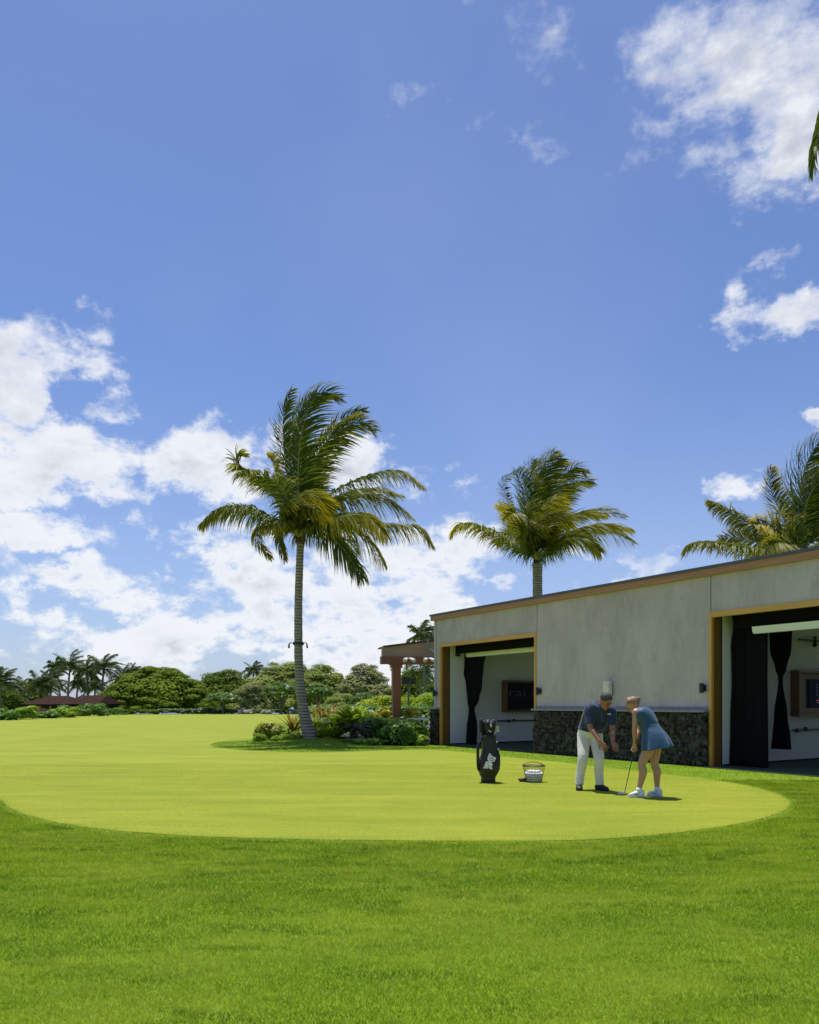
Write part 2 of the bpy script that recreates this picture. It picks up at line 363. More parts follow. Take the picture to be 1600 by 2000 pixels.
EXPO = .55
CLOUD_HI = (.62, .635, .665); CLOUD_LO = (.30, .325, .39)
HAZE_COL = (.33, .39, .52)
SKY_TINT = (.56, .61, .775); SKY_SAT = 1.0
CLOUDS = [  # column, row, half width, half height, weight
    (30, 700, 130, 75, .80), (150, 655, 60, 40, .55), (20, 790, 110, 90, .95), (40, 900, 130, 90, .85), (150, 900, 110, 60, .65), (90, 960, 60, 40, .45),
    (210, 800, 45, 50, .38), (215, 905, 100, 45, .6), (390, 905, 110, 75, .80), (350, 860, 60, 40, .5), (530, 900, 60, 55, .55), (690, 920, 90, 65, .70), (790, 985, 45, 45, .4),
    (90, 1030, 150, 45, .72), (270, 1025, 80, 40, .55), (440, 1060, 110, 55, .55), (15, 1160, 60, 45, .6), (230, 1130, 170, 45, .68),
    (450, 1150, 130, 55, .72), (150, 1220, 200, 38, .55), (360, 1235, 180, 42, .75), (570, 1090, 130, 55, .50), (700, 1080, 130, 70, .66), (860, 1070, 110, 75, .72),
    (650, 1200, 170, 55, .75), (560, 1262, 260, 26, .62), (780, 1240, 130, 50, .72), (100, 1290, 260, 22, .5), (820, 1160, 110, 60, .62), (460, 1300, 200, 14, .35),
    (60, 1215, 140, 42, .68), (300, 1175, 130, 40, .6), (500, 1215, 130, 45, .7), (470, 1010, 70, 35, .5), (340, 1075, 70, 32, .5), (930, 1110, 60, 55, .55), (700, 1170, 170, 50, .7), (860, 1220, 90, 50, .7), (250, 1265, 200, 30, .5), (560, 1170, 90, 40, .6), (680, 1285, 200, 26, .6), (20, 1255, 120, 30, .55), (880, 1010, 45, 40, .42),
    (945, 10, 55, 45, .46), (1055, 50, 42, 95, .40), (1060, 262, 40, 30, .27), (885, 220, 50, 25, .22), (790, 240, 30, 25, .2), (975, 250, 40, 30, .22),
    (1320, 150, 120, 100, .52), (1255, 280, 85, 50, .55), (1230, 110, 60, 50, .4), (1180, 230, 50, 40, .3), (1500, 360, 70, 45, .42), (1350, 350, 70, 30, .34), (1390, 230, 120, 100, .62), (1530, 110, 150, 130, .85), (1560, 240, 110, 90, .80), (1470, 300, 80, 70, .48), (1720, 150, 160, 200, .8),
    (1490, 640, 90, 42, .62), (1610, 625, 100, 42, .75), (1420, 655, 40, 30, .4), (1470, 565, 45, 34, .44), (1535, 530, 60, 22, .42),
    (1400, 960, 75, 30, .56), (1470, 935, 50, 25, .35), (1612, 838, 35, 28, .7), (880, 945, 40, 26, .25),
    (-250, 950, 220, 200, .7), (-350, 1180, 250, 90, .7), (2000, 900, 200, 120, .6), (2100, 1150, 300, 70, .6), (-300, 500, 160, 120, .5),
    (1300, 1130, 330, 30, .18), (1100, 1120, 140, 35, .22),
]
# ------------------------------------------------------------------ sun, camera
SUN = Vector((-.10, .20, 1.0)).normalized()
sl = bpy.data.lights.new('sun', 'SUN'); sl.energy = 3.7; sl.angle = R(.53); sl.color = (1.0, .96, .90)
so = bpy.data.objects.new('sun', sl); COL.objects.link(so); so.rotation_euler = SUN.to_track_quat('Z', 'Y').to_euler(); so.location = (0, 0, 60)
build_world(math.asin(SUN.z), math.atan2(SUN.x, SUN.y))
cam = bpy.data.cameras.new('camera'); co = bpy.data.objects.new('camera', cam); COL.objects.link(co); scene.camera = co
co.location = (0, 0, EYE); co.rotation_euler = (R(90), 0, 0)
cam.sensor_fit = 'HORIZONTAL'; cam.sensor_width = 36; cam.lens = 36 * F / 1600; cam.shift_y = (HZ - 1000) / 1600; cam.clip_end = 6000; cam.clip_start = .05
scene.view_settings.view_transform = 'Standard'; scene.view_settings.look = 'None'; scene.view_settings.exposure = EXPO; scene.view_settings.gamma = 1
scene.cycles.max_bounces = 8; scene.cycles.transparent_max_bounces = 8

# ------------------------------------------------------------------ terrain
def sst(a, b, x):
    t = min(max((x - a) / (b - a), 0), 1); return t*t*(3-2*t)
def ground_z(x, y):
    edge = 100 - 34 * sst(-24, -42, x) if y > 0 else 100
    return -1.7 * sst(edge, edge + 18, y)
def grid_mesh(xs, ys, zf):
    V = [(x, y, zf(x, y)) for y in ys for x in xs]; nx = len(xs)
    Fc = [(j*nx+i, j*nx+i+1, (j+1)*nx+i+1, (j+1)*nx+i) for j in range(len(ys)-1) for i in range(nx-1)]
    m = bpy.data.meshes.new('ground'); m.from_pydata(V, [], Fc); m.update(); return m
xs = sorted(set([-3000, -1200, -500, -250] + list(range(-160, 161, 4)) + [250, 500, 1200, 3000]))
ys = sorted(set([-400, -100, -30] + list(range(-12, 160, 3)) + [180, 240, 400, 800, 1600, 3500]))
link('ground', grid_mesh(xs, ys, ground_z), M['rough'], smooth=True, kind='structure', label='mown lawn around the putting green')
g = MB(); g.v = [(-3500, 210, -1.55), (3500, 210, -1.55), (3500, 5500, -1.0), (-3500, 5500, -1.0)]; g.f = [(0, 1, 2, 3)]
g.go('sea', M['sea'], kind='structure')

gpx = [(0,1562),(30,1584),(100,1605),(200,1620),(350,1632),(500,1638),(700,1641.5),(900,1643),(1100,1642),(1250,1634),(1370,1621),(1460,1606),(1518,1590),(1541,1576),
       (1539,1562),(1510,1548),(1450,1533),(1370,1521),(1300,1513),(1180,1499),(1080,1488),(1000,1480),(900,1469),(850,1465),(780,1465),(700,1468),(600,1470),(500,1467),(440,1462),(410,1454.5),(440,1447.5),(495,1442),
       (530,1425),(560,1410),(625,1402),(760,1399),(820,1397),(800,1395),(500,1394.5),(190,1396),(60,1402),(0,1406)]
gp = [gy(*p).xy for p in gpx] + [Vector(p) for p in ((-48, 58), (-52, 45), (-38, 30), (-22, 19), (-11, 13.2))]
gs, _ = spline([Vector((p.x, p.y, 0)) for p in gp[:36]], [1]*36, 6)
gs = [Vector((p.x, p.y)) for p in gs] + [p for p in gp[36:]]
m = bpy.data.meshes.new('putting_green'); bm = bmesh.new()
from mathutils.geometry import delaunay_2d_cdt
_v, _e, _f, *_r = delaunay_2d_cdt([p.copy() for p in gs], [(i, (i+1) % len(gs)) for i in range(len(gs))], [], 1, 1e-5)
bm.free(); m.from_pydata([(p.x, p.y, .004) for p in _v], [], [tuple(f) if (_v[f[1]]-_v[f[0]]).cross(_v[f[2]]-_v[f[0]]) > 0 else tuple(f)[::-1] for f in _f]); m.update()
link('putting_green', m, M['green'], kind='structure')
GX = np.array([p.x for p in gs]); GY = np.array([p.y for p in gs])
def inside(x, y):
    c = np.zeros(x.shape, bool); j = len(GX) - 1
    for i in range(len(GX)):
        k = ((GY[i] > y) != (GY[j] > y)) & (x < (GX[j]-GX[i]) * (y-GY[i]) / (GY[j]-GY[i] + 1e-12) + GX[i])
        c ^= k; j = i
    return c
# mound round the palm
def mound_h(x, y):
    dx = (x + 3.2) / 3.3; dy = (y - 26.5) / 3.6; r = math.hypot(dx, dy)
    dx2 = (x + .6) / 3.4; dy2 = (y - 28.5) / 4.2; r2 = math.hypot(dx2, dy2)
    return max(.20 * (1 - sst(0, 1, r)), .10 * (1 - sst(.2, 1, r2)))
V = []; Fc = []; nx, ny = 61, 61
for j in range(ny):
    for i in range(nx):
        x = -7.6 + 11.2 * i / 60; y = 22.4 + 11 * j / 60; V.append((x, y, mound_h(x, y) - .004))
for j in range(ny-1):
    for i in range(nx-1):
        q = (j*nx+i, j*nx+i+1, (j+1)*nx+i+1, (j+1)*nx+i)
        if max(V[k][2] for k in q) > .003: Fc.append(q)
m = bpy.data.meshes.new('grass_mound'); m.from_pydata(V, [], Fc); m.update()
link('grass_mound', m, M['rough'], smooth=True, kind='structure')
def bed(name, pts, z):
    bm = bmesh.new(); m = bpy.data.meshes.new(name)
    sp, _ = spline([Vector((x, y, 0)) for x, y in pts + pts[:1]], [1]*(len(pts)+1), 5)
    f = bm.faces.new([bm.verts.new((p.x, p.y, max(mound_h(p.x, p.y), 0) + z)) for p in sp[:-1]])
    bmesh.ops.triangulate(bm, faces=bm.faces); bm.to_mesh(m); bm.free(); return link(name, m, M['soil'], kind='structure')
bed('planting_bed', [(-5.2, 26.6), (-4.2, 25.9), (-2.6, 26.4), (-1.6, 25.2), (.2, 24.4), (.7, 25.6), (.9, 28), (.5, 33), (-3.2, 33.5), (-5.0, 29.5)], .03)

# ------------------------------------------------------------------ building frame
O = gy(848, 1454.4); O.z = 0
UX = Vector((941, -1500, 0)).normalized() * 1.0
UX = Vector((941/math.hypot(941,1500), -1500/math.hypot(941,1500), 0)); VX = Vector((-UX.y, UX.x, 0))
ANG = math.atan2(UX.y, UX.x)
def BL(u, v, z=0): return O + UX*u + VX*v + Vector((0, 0, z))
def bempty(name, u, v, z=0, **k): return empty(name, BL(u, v, z), ANG, **k)
def bu(px, v=0.0):                           # building u of column px on the plane at depth v
    a = (px - 800) / F; q = O + VX * v
    return (q.y * a - q.x) / (UX.x - UX.y * a)

# grass blades ------------------------------------------------------
def blades(n, y0, y1, pw, keep, hscale=1.0, xlim=None):
    u = rng.random(n); e = 2 - pw            # density per ground area falls off with distance
    y = (y0**e + u * (y1**e - y0**e)) ** (1/e)
    x = (rng.random(n) - .5) * (1.16 * y + 2.2)
    k = keep(x, y); x, y = x[k], y[k]; n = len(x)
    s = np.maximum(1, y / 4.0)
    h = (.010 + .014 * rng.random(n)) * hscale * np.minimum(s, 1.7)**.5; w = .00115 * s * (.7 + .6 * rng.random(n))
    a = rng.random(n) * 2 * np.pi; near = inside(x + .10, y) | inside(x - .10, y) | inside(x, y + .16) | inside(x, y - .16); h = h * np.where(near, .55, 1.0); l = np.maximum(h, .008) * (.3 + 1.1 * rng.random(n)); b = rng.random(n) * 2 * np.pi
    z = np.zeros(n)
    V = np.empty((n, 3, 3), np.float32)
    V[:, 0] = np.stack([x - w*np.cos(a), y - w*np.sin(a), z], 1); V[:, 1] = np.stack([x + w*np.cos(a), y + w*np.sin(a), z], 1)
    V[:, 2] = np.stack([x + l*np.cos(b), y + l*np.sin(b), z + h], 1)
    return V.reshape(-1, 3)
def outbuild(x, y):
    dx, dy = x - O.x, y - O.y; u = dx*UX.x + dy*UX.y; v = dx*VX.x + dy*VX.y
    return ~((u > -.4) & (v > -.20) | (v > -.30) & (u > 10.4))
def keep_lawn(x, y):
    jx = x + rng.normal(0, .045, x.shape); jy = y + rng.normal(0, .07, x.shape)
    return ~inside(jx, jy) & outbuild(x, y)
V1 = blades(1150000, 2.7, 13.5, 1.55, keep_lawn)
V2 = blades(130000, 13.5, 27, 1.2, lambda x, y: keep_lawn(x, y) & (x > -.5))
# mound grass
n = 30000; x = rng.uniform(-7, .8, n); y = rng.uniform(22.6, 26.8, n); 
V3 = blades(90000, 21.0, 27, 1.0, lambda x, y: ~inside(x, y) & (x < -.2) & (x > -8))
zz = np.array([mound_h(a, b) for a, b in zip(V3[::3, 0], V3[::3, 1])]); V3[:, 2] += np.repeat(zz, 3)
VG = blades(420000, 7.4, 17, 1.2, lambda x, y: inside(x, y), hscale=.26); VG[:, 2] += .004
link('green_grass', npmesh('green_grass', VG, np.arange(len(VG)).reshape(-1, 3)), M['greenblades'], kind='stuff', label='closely cut pale turf of the putting green', cat='grass')
VV = np.concatenate([V1, V2, V3]); FF = np.arange(len(VV)).reshape(-1, 3)
link('lawn_grass', npmesh('lawn_grass', VV, FF), M['blades'], kind='stuff', label='mown green lawn grass round the smoother putting green', cat='grass')

# ------------------------------------------------------------------ golf building
HEAD = 3.29; TOP = 4.07; CAPZ = 1.21
U1a, U1b = bu(860), bu(1048); U2a, U2b = bu(1386.5), bu(1386.5) + (bu(1048) - bu(860)); UE = U2b + 1.6
B = bempty('golf_building', 0, 0, label='low flat-roofed grey stucco building with two open bays and a lava rock base', cat='building')
w = MB(); T = .28
w.box(0, U1a, 0, T, 0, TOP); w.box(U1a, U1b, 0, T, HEAD, TOP); w.box(U1b, U2a, 0, T, 0, TOP); w.box(U2a, U2b, 0, T, HEAD, TOP); w.box(U2b, UE, 0, T, 0, TOP)
w.go('front_wall', M['stucco'], B)
for u, z0 in ((U1b + .03, HEAD + .01), (U2a + .03, HEAD + .01), (.13, CAPZ)): MB().box(u - .006, u + .006, -.003, 0, z0, TOP).go('control_joint', M['mortar'], B)
for a in (0, UE - .12, U1b + .02): MB().box(a, a + .12, T, 8, 0, TOP).go('side_wall', M['stucco'], B)
for a, b in ((U1a + .055, U1a + .115), (U2a + .065, U2a + .125), (U2b - .01, U2b + .05), (U1b - .045, U1b + .015)):
    MB().box(a - .06, b - .06 if a in (U1a + .055, U2a + .065) else b, T + .07, 7.9, .03, 3.7).go('bay_wall', M['white'], B)
for a in (U1a - .005, U2a + .005): MB().box(a + .06, a + .075, T + .08, 7.9, .0, .05).go('skirting', M['mortar'], B)
MB().box(.12, UE - .12, T, 7.95, 3.72, 3.76).go('bay_ceiling', M['ceil'], B)
MB().box(U1a - .1, U1b + .0, -.04, 8, .004, .016).go('bay_floor', M['floor'], B); MB().box(U2a - .0, U2b + .1, -.26, 8, .004, .016).go('bay_floor', M['floor'], B)
r = MB().box(-.06, UE + .06, .0, 8.2, TOP + .002, TOP + .12); r.go('roof_deck', M['metal'], B)
MB().box(-.09, UE + .09, -.085, -.002, TOP - .01, TOP + .135).box(-.09, -.002, -.002, 8.2, TOP - .01, TOP + .135).go('fascia', M['fascia'], B)
MB().box(-.12, UE + .12, -.115, 8.3, TOP + .137, TOP + .192).go('roof_edge', M['metal'], B)
# cedar frames
for a, b in ((U1a, U1b), (U2a, U2b)):
    fo = MB().box(a, a + .065, -.03, .05, .015, HEAD).go('door_frame', M['wood'], B); MB().box(b - .065, b, -.03, .05, .015, HEAD).go('frame_post', M['wood'], fo)
    MB().box(a + .066, b - .066, -.03, .05, HEAD - .12, HEAD).go('frame_head', M['woodh'], fo)
    jm = MB().box(a, a + .045, .051, T + .04, .015, HEAD - .02).box(b - .045, b, .051, T + .04, .015, HEAD - .02)
    jm.box(a + .046, a + .06, .06, .13, .015, HEAD - .12).box(a + .046, a + .058, .20, .23, .015, HEAD - .12)
    jm.box(a + .046, b - .046, .06, T + .04, HEAD - .06, HEAD - .02)
    jm.go('jamb', M['woodd'], fo)
    MB().box(a + .012, a + .056, T + .042, T + .068, .015, HEAD).go('shutter_track', M['black'], fo); MB().box(b - .052, b - .012, T + .042, T + .068, .015, HEAD).go('shutter_track', M['black'], fo)
# lava stone base
def stones(name, u0, u1, v0, v1, z1, ends=(True, True), dens=.085):
    core = MB().box(u0 + .03, u1 - (.03 if ends[1] else 0), v0 + .035, v1, 0, z1)
    oc = core.go(name, M['mortar'], B)
    vs = []; fs = []
    ico = bmesh.new(); bmesh.ops.create_icosphere(ico, subdivisions=2, radius=1); IV = np.array([v.co[:] for v in ico.verts]); IF = np.array([[v.index for v in f.verts] for f in ico.faces]); ico.free()
    pts = []
    def fill(w, h, fn):
        cols = max(1, int(w / dens)); rows = max(1, int(h / (dens * 1.05)))
        for i in range(cols):
            for jj in range(rows):
                a = (i + .5 + rnd.uniform(-.32, .32) + (.5 if jj % 2 else 0) * .9) / cols * w; c = (jj + .5 + rnd.uniform(-.33, .33)) / rows * h
                pts.append(fn(min(a, w - .02), c))
    fill(u1 - u0, z1 - .03, lambda a, c: ((u0 + a, v0 + .04, c + .02), 0))
    if ends[0]: fill(v1 - v0, z1 - .03, lambda a, c: ((u0 + .035, v0 + a, c + .02), 1))
    if ends[1]: fill(v1 - v0, z1 - .03, lambda a, c: ((u1 - .035, v0 + a, c + .02), 1))
    VVs = []; FFs = []; nb = 0
    for (c, face) in pts:
        s = np.array([rnd.uniform(.032, .068), .045, rnd.uniform(.034, .085)])
        v = IV * (1 + rng.normal(0, .13, (len(IV), 1))); v = np.sign(v) * np.abs(v) ** .75; v = v * s
        th = rnd.uniform(-.9, .9); cs, sn = math.cos(th), math.sin(th)
        v = np.stack([v[:, 0]*cs - v[:, 2]*sn, v[:, 1], v[:, 0]*sn + v[:, 2]*cs], 1)
        if face: v = v[:, [1, 0, 2]]
        v = v + np.array(c); v[:, 2] = np.clip(v[:, 2], 0, z1)
        VVs.append(v); FFs.append(IF + nb); nb += len(v)
    me = npmesh('lava_stones', np.concatenate(VVs), np.concatenate(FFs))
    link('lava_stones', me, M['lava'], oc)
    return oc
stones('stone_base', bu(1040, -.15), U2a - .004, -.15, -.003, CAPZ - .05, (True, True))
stones('stone_base', bu(838, -.15), U1a - .01, -.15, -.003, CAPZ - .05, (True, True))
stones('stone_base', U2b + .004, UE, -.15, -.003, CAPZ - .05, (True, True))
for a, b in ((bu(1037, -.19), U2a - .006), (bu(836, -.19), U1a - .004), (U2b + .006, UE)): MB().box(a, b, -.19, -.002, CAPZ - .05, CAPZ).go('stone_cap', M['cap'], B)
MB().box(U1b + .012, U2a - .012, -.012, -.001, CAPZ, CAPZ + .07).go('cap_flashing', M['cap'], B)

# wall fixtures -----------------------------------------------------
def sconce(px, z, label, v=-.0):
    t = bempty('wall_light', bu(px), v, z, label=label, cat='wall light', group='small wall lights beside the bays')
    MB().box(-.04, .04, -.03, -.001, -.07, .07).go('back_plate', M['bronze'], t)
    MB().tube([(0, -.03, 0), (0, -.075, 0)], .016, 8).go('arm', M['bronze'], t)
    MB().tube([(0, -.11, -.10), (0, -.11, .10)], .047, 14).tube([(0, -.11, -.104), (0, -.11, -.101)], .05, 14).tube([(0, -.11, .101), (0, -.11, .104)], .05, 14).go('lamp_shade', M['bronze'], t)
zf = lambda px, py: EYE + (HZ - py) / F * BL(bu(px), 0).y
sconce(853, zf(853, 1354), 'dark wall light at the far left end of the grey building')
sconce(1056, zf(1056, 1350), 'dark wall light right of the farther open bay')
sconce(1377, zf(1377, 1344), 'dark wall light left of the nearer open bay')
t = bempty('speaker_box', bu(1192), 0, zf(1192, 1345), label='beige upright box on the grey stucco wall above the man', cat='utility box')
bx = MB().box(-.10, .10, -.15, -.03, -.175, .185).go('housing', M['beige'], t)
md = bx.modifiers.new('b', 'BEVEL'); md.width = .012; md.segments = 2
MB().box(-.085, .085, -.156, -.1505, -.16, .17).go('cover', M['beige'], t)
MB().box(-.07, .07, -.03, -.001, -.20, .15).go('bracket', M['bronze'], t)

# bay interiors -----------------------------------------------------
def corrug(pts_w, thick, folds, seed, n=72):
    """closed gathered cloth: pts_w rows of (z, centre, half width, v offset)"""
    q = random.Random(seed); ph = [q.uniform(0, 6.28) for _ in range(3)]; rings = []
    for (z, c, hw, vo) in pts_w:
        ring = []
        for i in range(n):
            a = 2*math.pi*i/n; x = math.cos(a); y = math.sin(a)
            fold = math.sin(folds*math.acos(max(-1, min(1, x))) * 1.0 + ph[0] + .3*math.sin(z*1.3)) * .5 + .35*math.sin(folds*.43*x*6 + ph[1])
            ring.append((c + hw*x, vo + (thick*.55 + thick*.5*fold)*(1 if y > 0 else -1)*min(1, abs(y)*1.5) * min(1, .35 + hw/.3), z))
        rings.append(ring)
    m = MB(); m.loft(rings); return m
def rows(keys, n=26):
    out = []
    for i in range(n + 1):
        z = keys[0][0] + (keys[-1][0] - keys[0][0]) * i / n
        for a, b in zip(keys, keys[1:]):
            if a[0] <= z <= b[0] + 1e-6:
                t = (z - a[0]) / max(b[0] - a[0], 1e-6); t = t*t*(3-2*t)
                out.append((z, a[1]*(1-t)+b[1]*t, a[2]*(1-t)+b[2]*t, a[3]*(1-t)+b[3]*t)); break
    return out
def pxrow(px0, px1, z, v):                   # a cloth row seen between two columns
    a, b = bu(px0, v), bu(px1, v); return (z, (a+b)/2, abs(b-a)/2, v)
def zat(px, py, v):
    return EYE + (HZ - py) / F * BL(bu(px, v), v).y
def wall_point(px, U):                       # depth v where column px meets the side wall u=U
    a = (px-800)/F; q = O + UX*U; return (a*q.y - q.x) / (VX.x - VX.y*a)
# far bay
v1 = .95
cu = rows([pxrow(912, 929, .02, v1), pxrow(914, 930, .6, v1), pxrow(917, 927, zat(921, 1388, v1) - .12, v1), pxrow(917.5, 924.5, zat(921, 1385, v1), v1), pxrow(915, 934, zat(921, 1375, v1) + .15, v1), pxrow(912, 941, zat(921, 1340, v1), v1), pxrow(905, 944, zat(921, 1304, v1), v1), pxrow(903, 953, 3.15, v1)])
t = bempty('curtain', 0, 0, label='black tied-back curtain in the farther open bay, behind the golf bag', cat='curtain')
t.location = BL(bu(921, v1), v1, 0)
def shift(m, u, v, z=0): m.v = [(a-u, b-v, c-z) for a, b, c in m.v]; return m
shift(corrug(cu, .10, 9, 3), bu(921, v1), v1).go('drape', M['cloth'], t, True)
MB().tube([(-.07, 0, zat(921, 1385, v1)), (0, -.07, zat(921, 1385, v1)), (.07, 0, zat(921, 1385, v1)), (0, .07, zat(921, 1385, v1)), (-.07, 0, zat(921, 1385, v1))], .012, 6).go('tieback', M['cloth'], t)
def valance(v, pxl, ztop, zbot, u1, name='roller_screen_box', mat_='cloth', dep=.12):
    a = bu(pxl, v); return a, MB().box(a, u1, v, v + dep, zbot, ztop)
a, q = valance(.42, 890, zat(890, 1258, .42), zat(890, 1277, .42), U1b - .06); s = bempty('pelmet', a, .42, label='black cloth pelmet across the top of the farther open bay', cat='pelmet')
shift(q, a, .42).go('panel', M['cloth'], s)
MB().box(0, .08, -.01, .14, zat(890, 1282, .42), zat(890, 1277, .42) - .003).go('end_bracket', M['black'], s)
a, q = valance(.72, 910, zat(912, 1273.5, .72), zat(912, 1282, .72), U1b - .06, dep=.16); s = bempty('screen_housing', a, .72, label='pale green screen housing spanning the farther bay above its black curtain', cat='screen housing', group='pale screen housings in the bays')
shift(q, a, .72).go('housing', M['valance'], s)
z0 = zat(912, 1282, .72); MB().box(.03, U1b - .06 - a, .02, .14, z0 - .025, z0 - .002).go('bottom_bar', M['valance'], s)
# near bay
v2 = .62
cu = rows([pxrow(1424, 1500.5, .02, v2), pxrow(1427, 1499.5, .9, v2), pxrow(1430, 1498.5, 1.9, v2), pxrow(1428.5, 1499, 2.6, v2), pxrow(1433, 1499, 3.0, v2), pxrow(1429, 1515, 3.45, v2)])
c = bu(1462, v2); t = bempty('curtain', c, v2, label='wide black curtain hanging full length in the nearer open bay', cat='curtain')
shift(corrug(cu, .13, 11, 5), c, v2).go('drape', M['cloth'], t, True)
v3 = 1.55; zt = zat(1524, 1326, v3)
cu = rows([pxrow(1507, 1546, zat(1524, 1463, v3), v3), pxrow(1510, 1544, zat(1524, 1440, v3), v3), pxrow(1513, 1538, zat(1524, 1400, v3), v3), pxrow(1521.5, 1528, zt, v3), pxrow(1515, 1537, zt + .25, v3), pxrow(1505, 1546, zat(1524, 1270, v3), v3), pxrow(1502, 1551, 3.5, v3)])
c = bu(1524, v3); t = bempty('curtain', c, v3, label='short black curtain tied at its waist, beside the wood-framed screen of the nearer bay', cat='curtain')
shift(corrug(cu, .10, 9, 8), c, v3).go('drape', M['cloth'], t, True)
MB().tube([(-.06, 0, zt), (0, -.07, zt), (.06, 0, zt), (0, .07, zt), (-.06, 0, zt)], .012, 6).go('tieback', M['cloth'], t)
a, q = valance(.40, 1432, 3.6, zat(1480, 1224, .40), U2b - .06); s = bempty('pelmet', a, .40, label='black cloth pelmet across the top of the nearer open bay', cat='pelmet'); shift(q, a, .40).go('panel', M['cloth'], s)
va = .30
a, q = valance(va + .02, 1468, zat(1470, 1224, va), zat(1470, 1236, va), U2b - .06, dep=.14)
a = bu(1467, va); zt_, zb_ = zat(1470, 1224, va), zat(1470, 1237.5, va)
s = bempty('screen_housing', a, va, label='pale green screen housing spanning the nearer bay in front of its black curtains', cat='screen housing', group='pale screen housings in the bays')
MB().loft([[(x, 0, zt_), (x, .15, zt_), (x, .15, zb_ + .03), (x, .02, zb_ + .03)] for x in (0.02, U2b - .06 - a)]).go('housing', M['valance'], s)
MB().box(.03, U2b - .06 - a, .03, .13, zb_, zb_ + .028).go('bottom_bar', M['valance'], s)

def text(s, size, name, mt, parent, loc, rot, ext=.0015, bold=0, sx=1.0):
    c = bpy.data.curves.new(name, 'FONT'); c.body = s; c.size = size; c.extrude = ext; c.offset = bold
    c.align_x = 'CENTER'; c.align_y = 'CENTER'
    o = bpy.data.objects.new('tmp', c); COL.objects.link(o); bpy.context.view_layer.update()
    me = bpy.data.meshes.new_from_object(o.evaluated_get(bpy.context.evaluated_depsgraph_get())); bpy.data.objects.remove(o)
    o = link(name, me, mt, parent); o.location = loc; o.rotation_euler = rot; o.scale = (sx, 1, 1); return o
def emis(name, c, s):
    m, nt, b = newmat(name); b.inputs['Base Color'].default_value = rgba((.008, .008, .009)); b.inputs['Emission Color'].default_value = rgba(c); b.inputs['Emission Strength'].default_value = s; b.inputs['Roughness'].default_value = .6; b.inputs['Specular IOR Level'].default_value = .06; return m
scr = emis('dark_screen', (.01, .012, .016), .05); scr2 = emis('dark_blue_screen', (.001, .002, .012), .3); txt = emis('screen_text', (.20, .26, .26), .02); red = emis('screen_red', (.4, .05, .05), .4); dots = emis('screen_dots', (.2, .25, .4), .2)
# wood framed screens on the side walls: local x = into the bay (+u), y = depth (v)
def tvbox(U, v0, v1, z0, z1, prot, label, ml, inset, zi=.09):
    t = bempty('framed_screen', U, (v0+v1)/2, 0, label=label, cat='screen'); h = (v1-v0)/2; th = .05
    MB().box(.002, prot, -h, -h + th, z0, z1).box(.002, prot, h - th, h, z0, z1).box(.002, prot, -h + th + .001, h - th - .001, z1 - th, z1).box(.002, prot, -h + th + .001, h - th - .001, z0, z0 + th).go('wood_frame', M['walnut'], t)
    MB().box(.002, .02, -h + th + .001, h - th - .001, z0 + th + .001, z1 - th - .001).go('back_panel', M['walnut'], t)
    s = MB().box(.03, .06, -h + inset, h - inset*.6, z0 + zi, z1 - zi).go('display', ml, t)
    return t, s
Ub = U1a + .06
va, vb = wall_point(980, Ub), wall_point(1060, Ub) + .6
def zw(px, py, U):
    v = wall_point(px, U); return EYE + (HZ - py) / F * BL(U, v).y
t, s = tvbox(Ub, va, vb, zw(982, 1391, Ub), zw(982, 1329, Ub), .26, 'wood-framed dark screen on the white wall of the farther open bay', scr, .16)
vm = (wall_point(1022, Ub) - (va+vb)/2)
text('rai ra', .42, 'screen_text', txt, s, (.063, vm + .12, zw(1022, 1353, Ub)), (R(90), 0, R(90)), sx=1.9)
Uc = U2a + .07
va, vb = wall_point(1544, Uc), wall_point(1600, Uc) + 1.6
t, s = tvbox(Uc, va, vb, zw(1545, 1399, Uc), zw(1545, 1309.5, Uc), .22, 'wood-framed blue screen with coloured rows on the wall of the nearer bay', scr2, .66, .19)
vc = (va+vb)/2; vt = wall_point(1577, Uc) + .28 - vc
MB().box(.061, .063, vt, vt + .22, zw(1590, 1369, Uc), zw(1590, 1367, Uc)).go('red_row', red, s)
MB().box(.061, .063, vt + .24, vt + .6, zw(1590, 1368, Uc), zw(1590, 1367, Uc)).go('status_line', dots, s)
for i in range(8): MB().box(.061, .063, vt + .02 + i*.07, vt + .055 + i*.07, zw(1590, 1373.5, Uc), zw(1590, 1371, Uc)).go('icon', dots, s)
for i in range(5): MB().box(.061, .063, vt + .0, vt + .05, zw(1590, 1338 + i*5, Uc), zw(1590, 1337 + i*5, Uc)).go('menu_row', dots, s)
MB().tube([(.16, vt - .05, zw(1590, 1322.5, Uc)), (.16, vt + .9, zw(1590, 1322.5, Uc))], .01, 6).go('top_rail', M['steel'], t)
def rail(U, px0, px1, py, label, knobs, vend=None):
    v0 = wall_point(px0, U); v1 = vend or wall_point(px1, U) + .4; z = zw(px0, py, U)
    t = bempty('wall_rail', U, v0, 0, label=label, cat='rail', group='black rails on the bay walls')
    MB().tube([(.10, 0, z), (.10, v1 - v0, z)], .022, 8).go('bar', M['black'], t)
    for px, r, dz in knobs:
        vk = wall_point(px, U) - v0; k = MB(); k.ell((.10, vk, z + dz), (.05, 0, 0), (0, r*1.3, 0), (0, 0, r)).tube([(0.002, vk, z), (.1, vk, z)], .018, 6); k.go('clamp', M['black'], t, True)
rail(Ub, 968, 1040, 1408, 'thin black rail with a clamp low on the white wall behind the golf bag', ((990, .055, -.01), (1000, .04, .03)))
rail(Uc, 1544, 1600, 1426, 'thin black rail with two clamps below the framed blue screen', ((1549, .05, -.01), (1566, .05, .02)))
rail(Uc, 1552, 1600, 1250, 'black overhead rail high on the wall above the framed blue screen', ((1584, .045, 0), (1584, .06, -.09), (1584, .03, .08)))
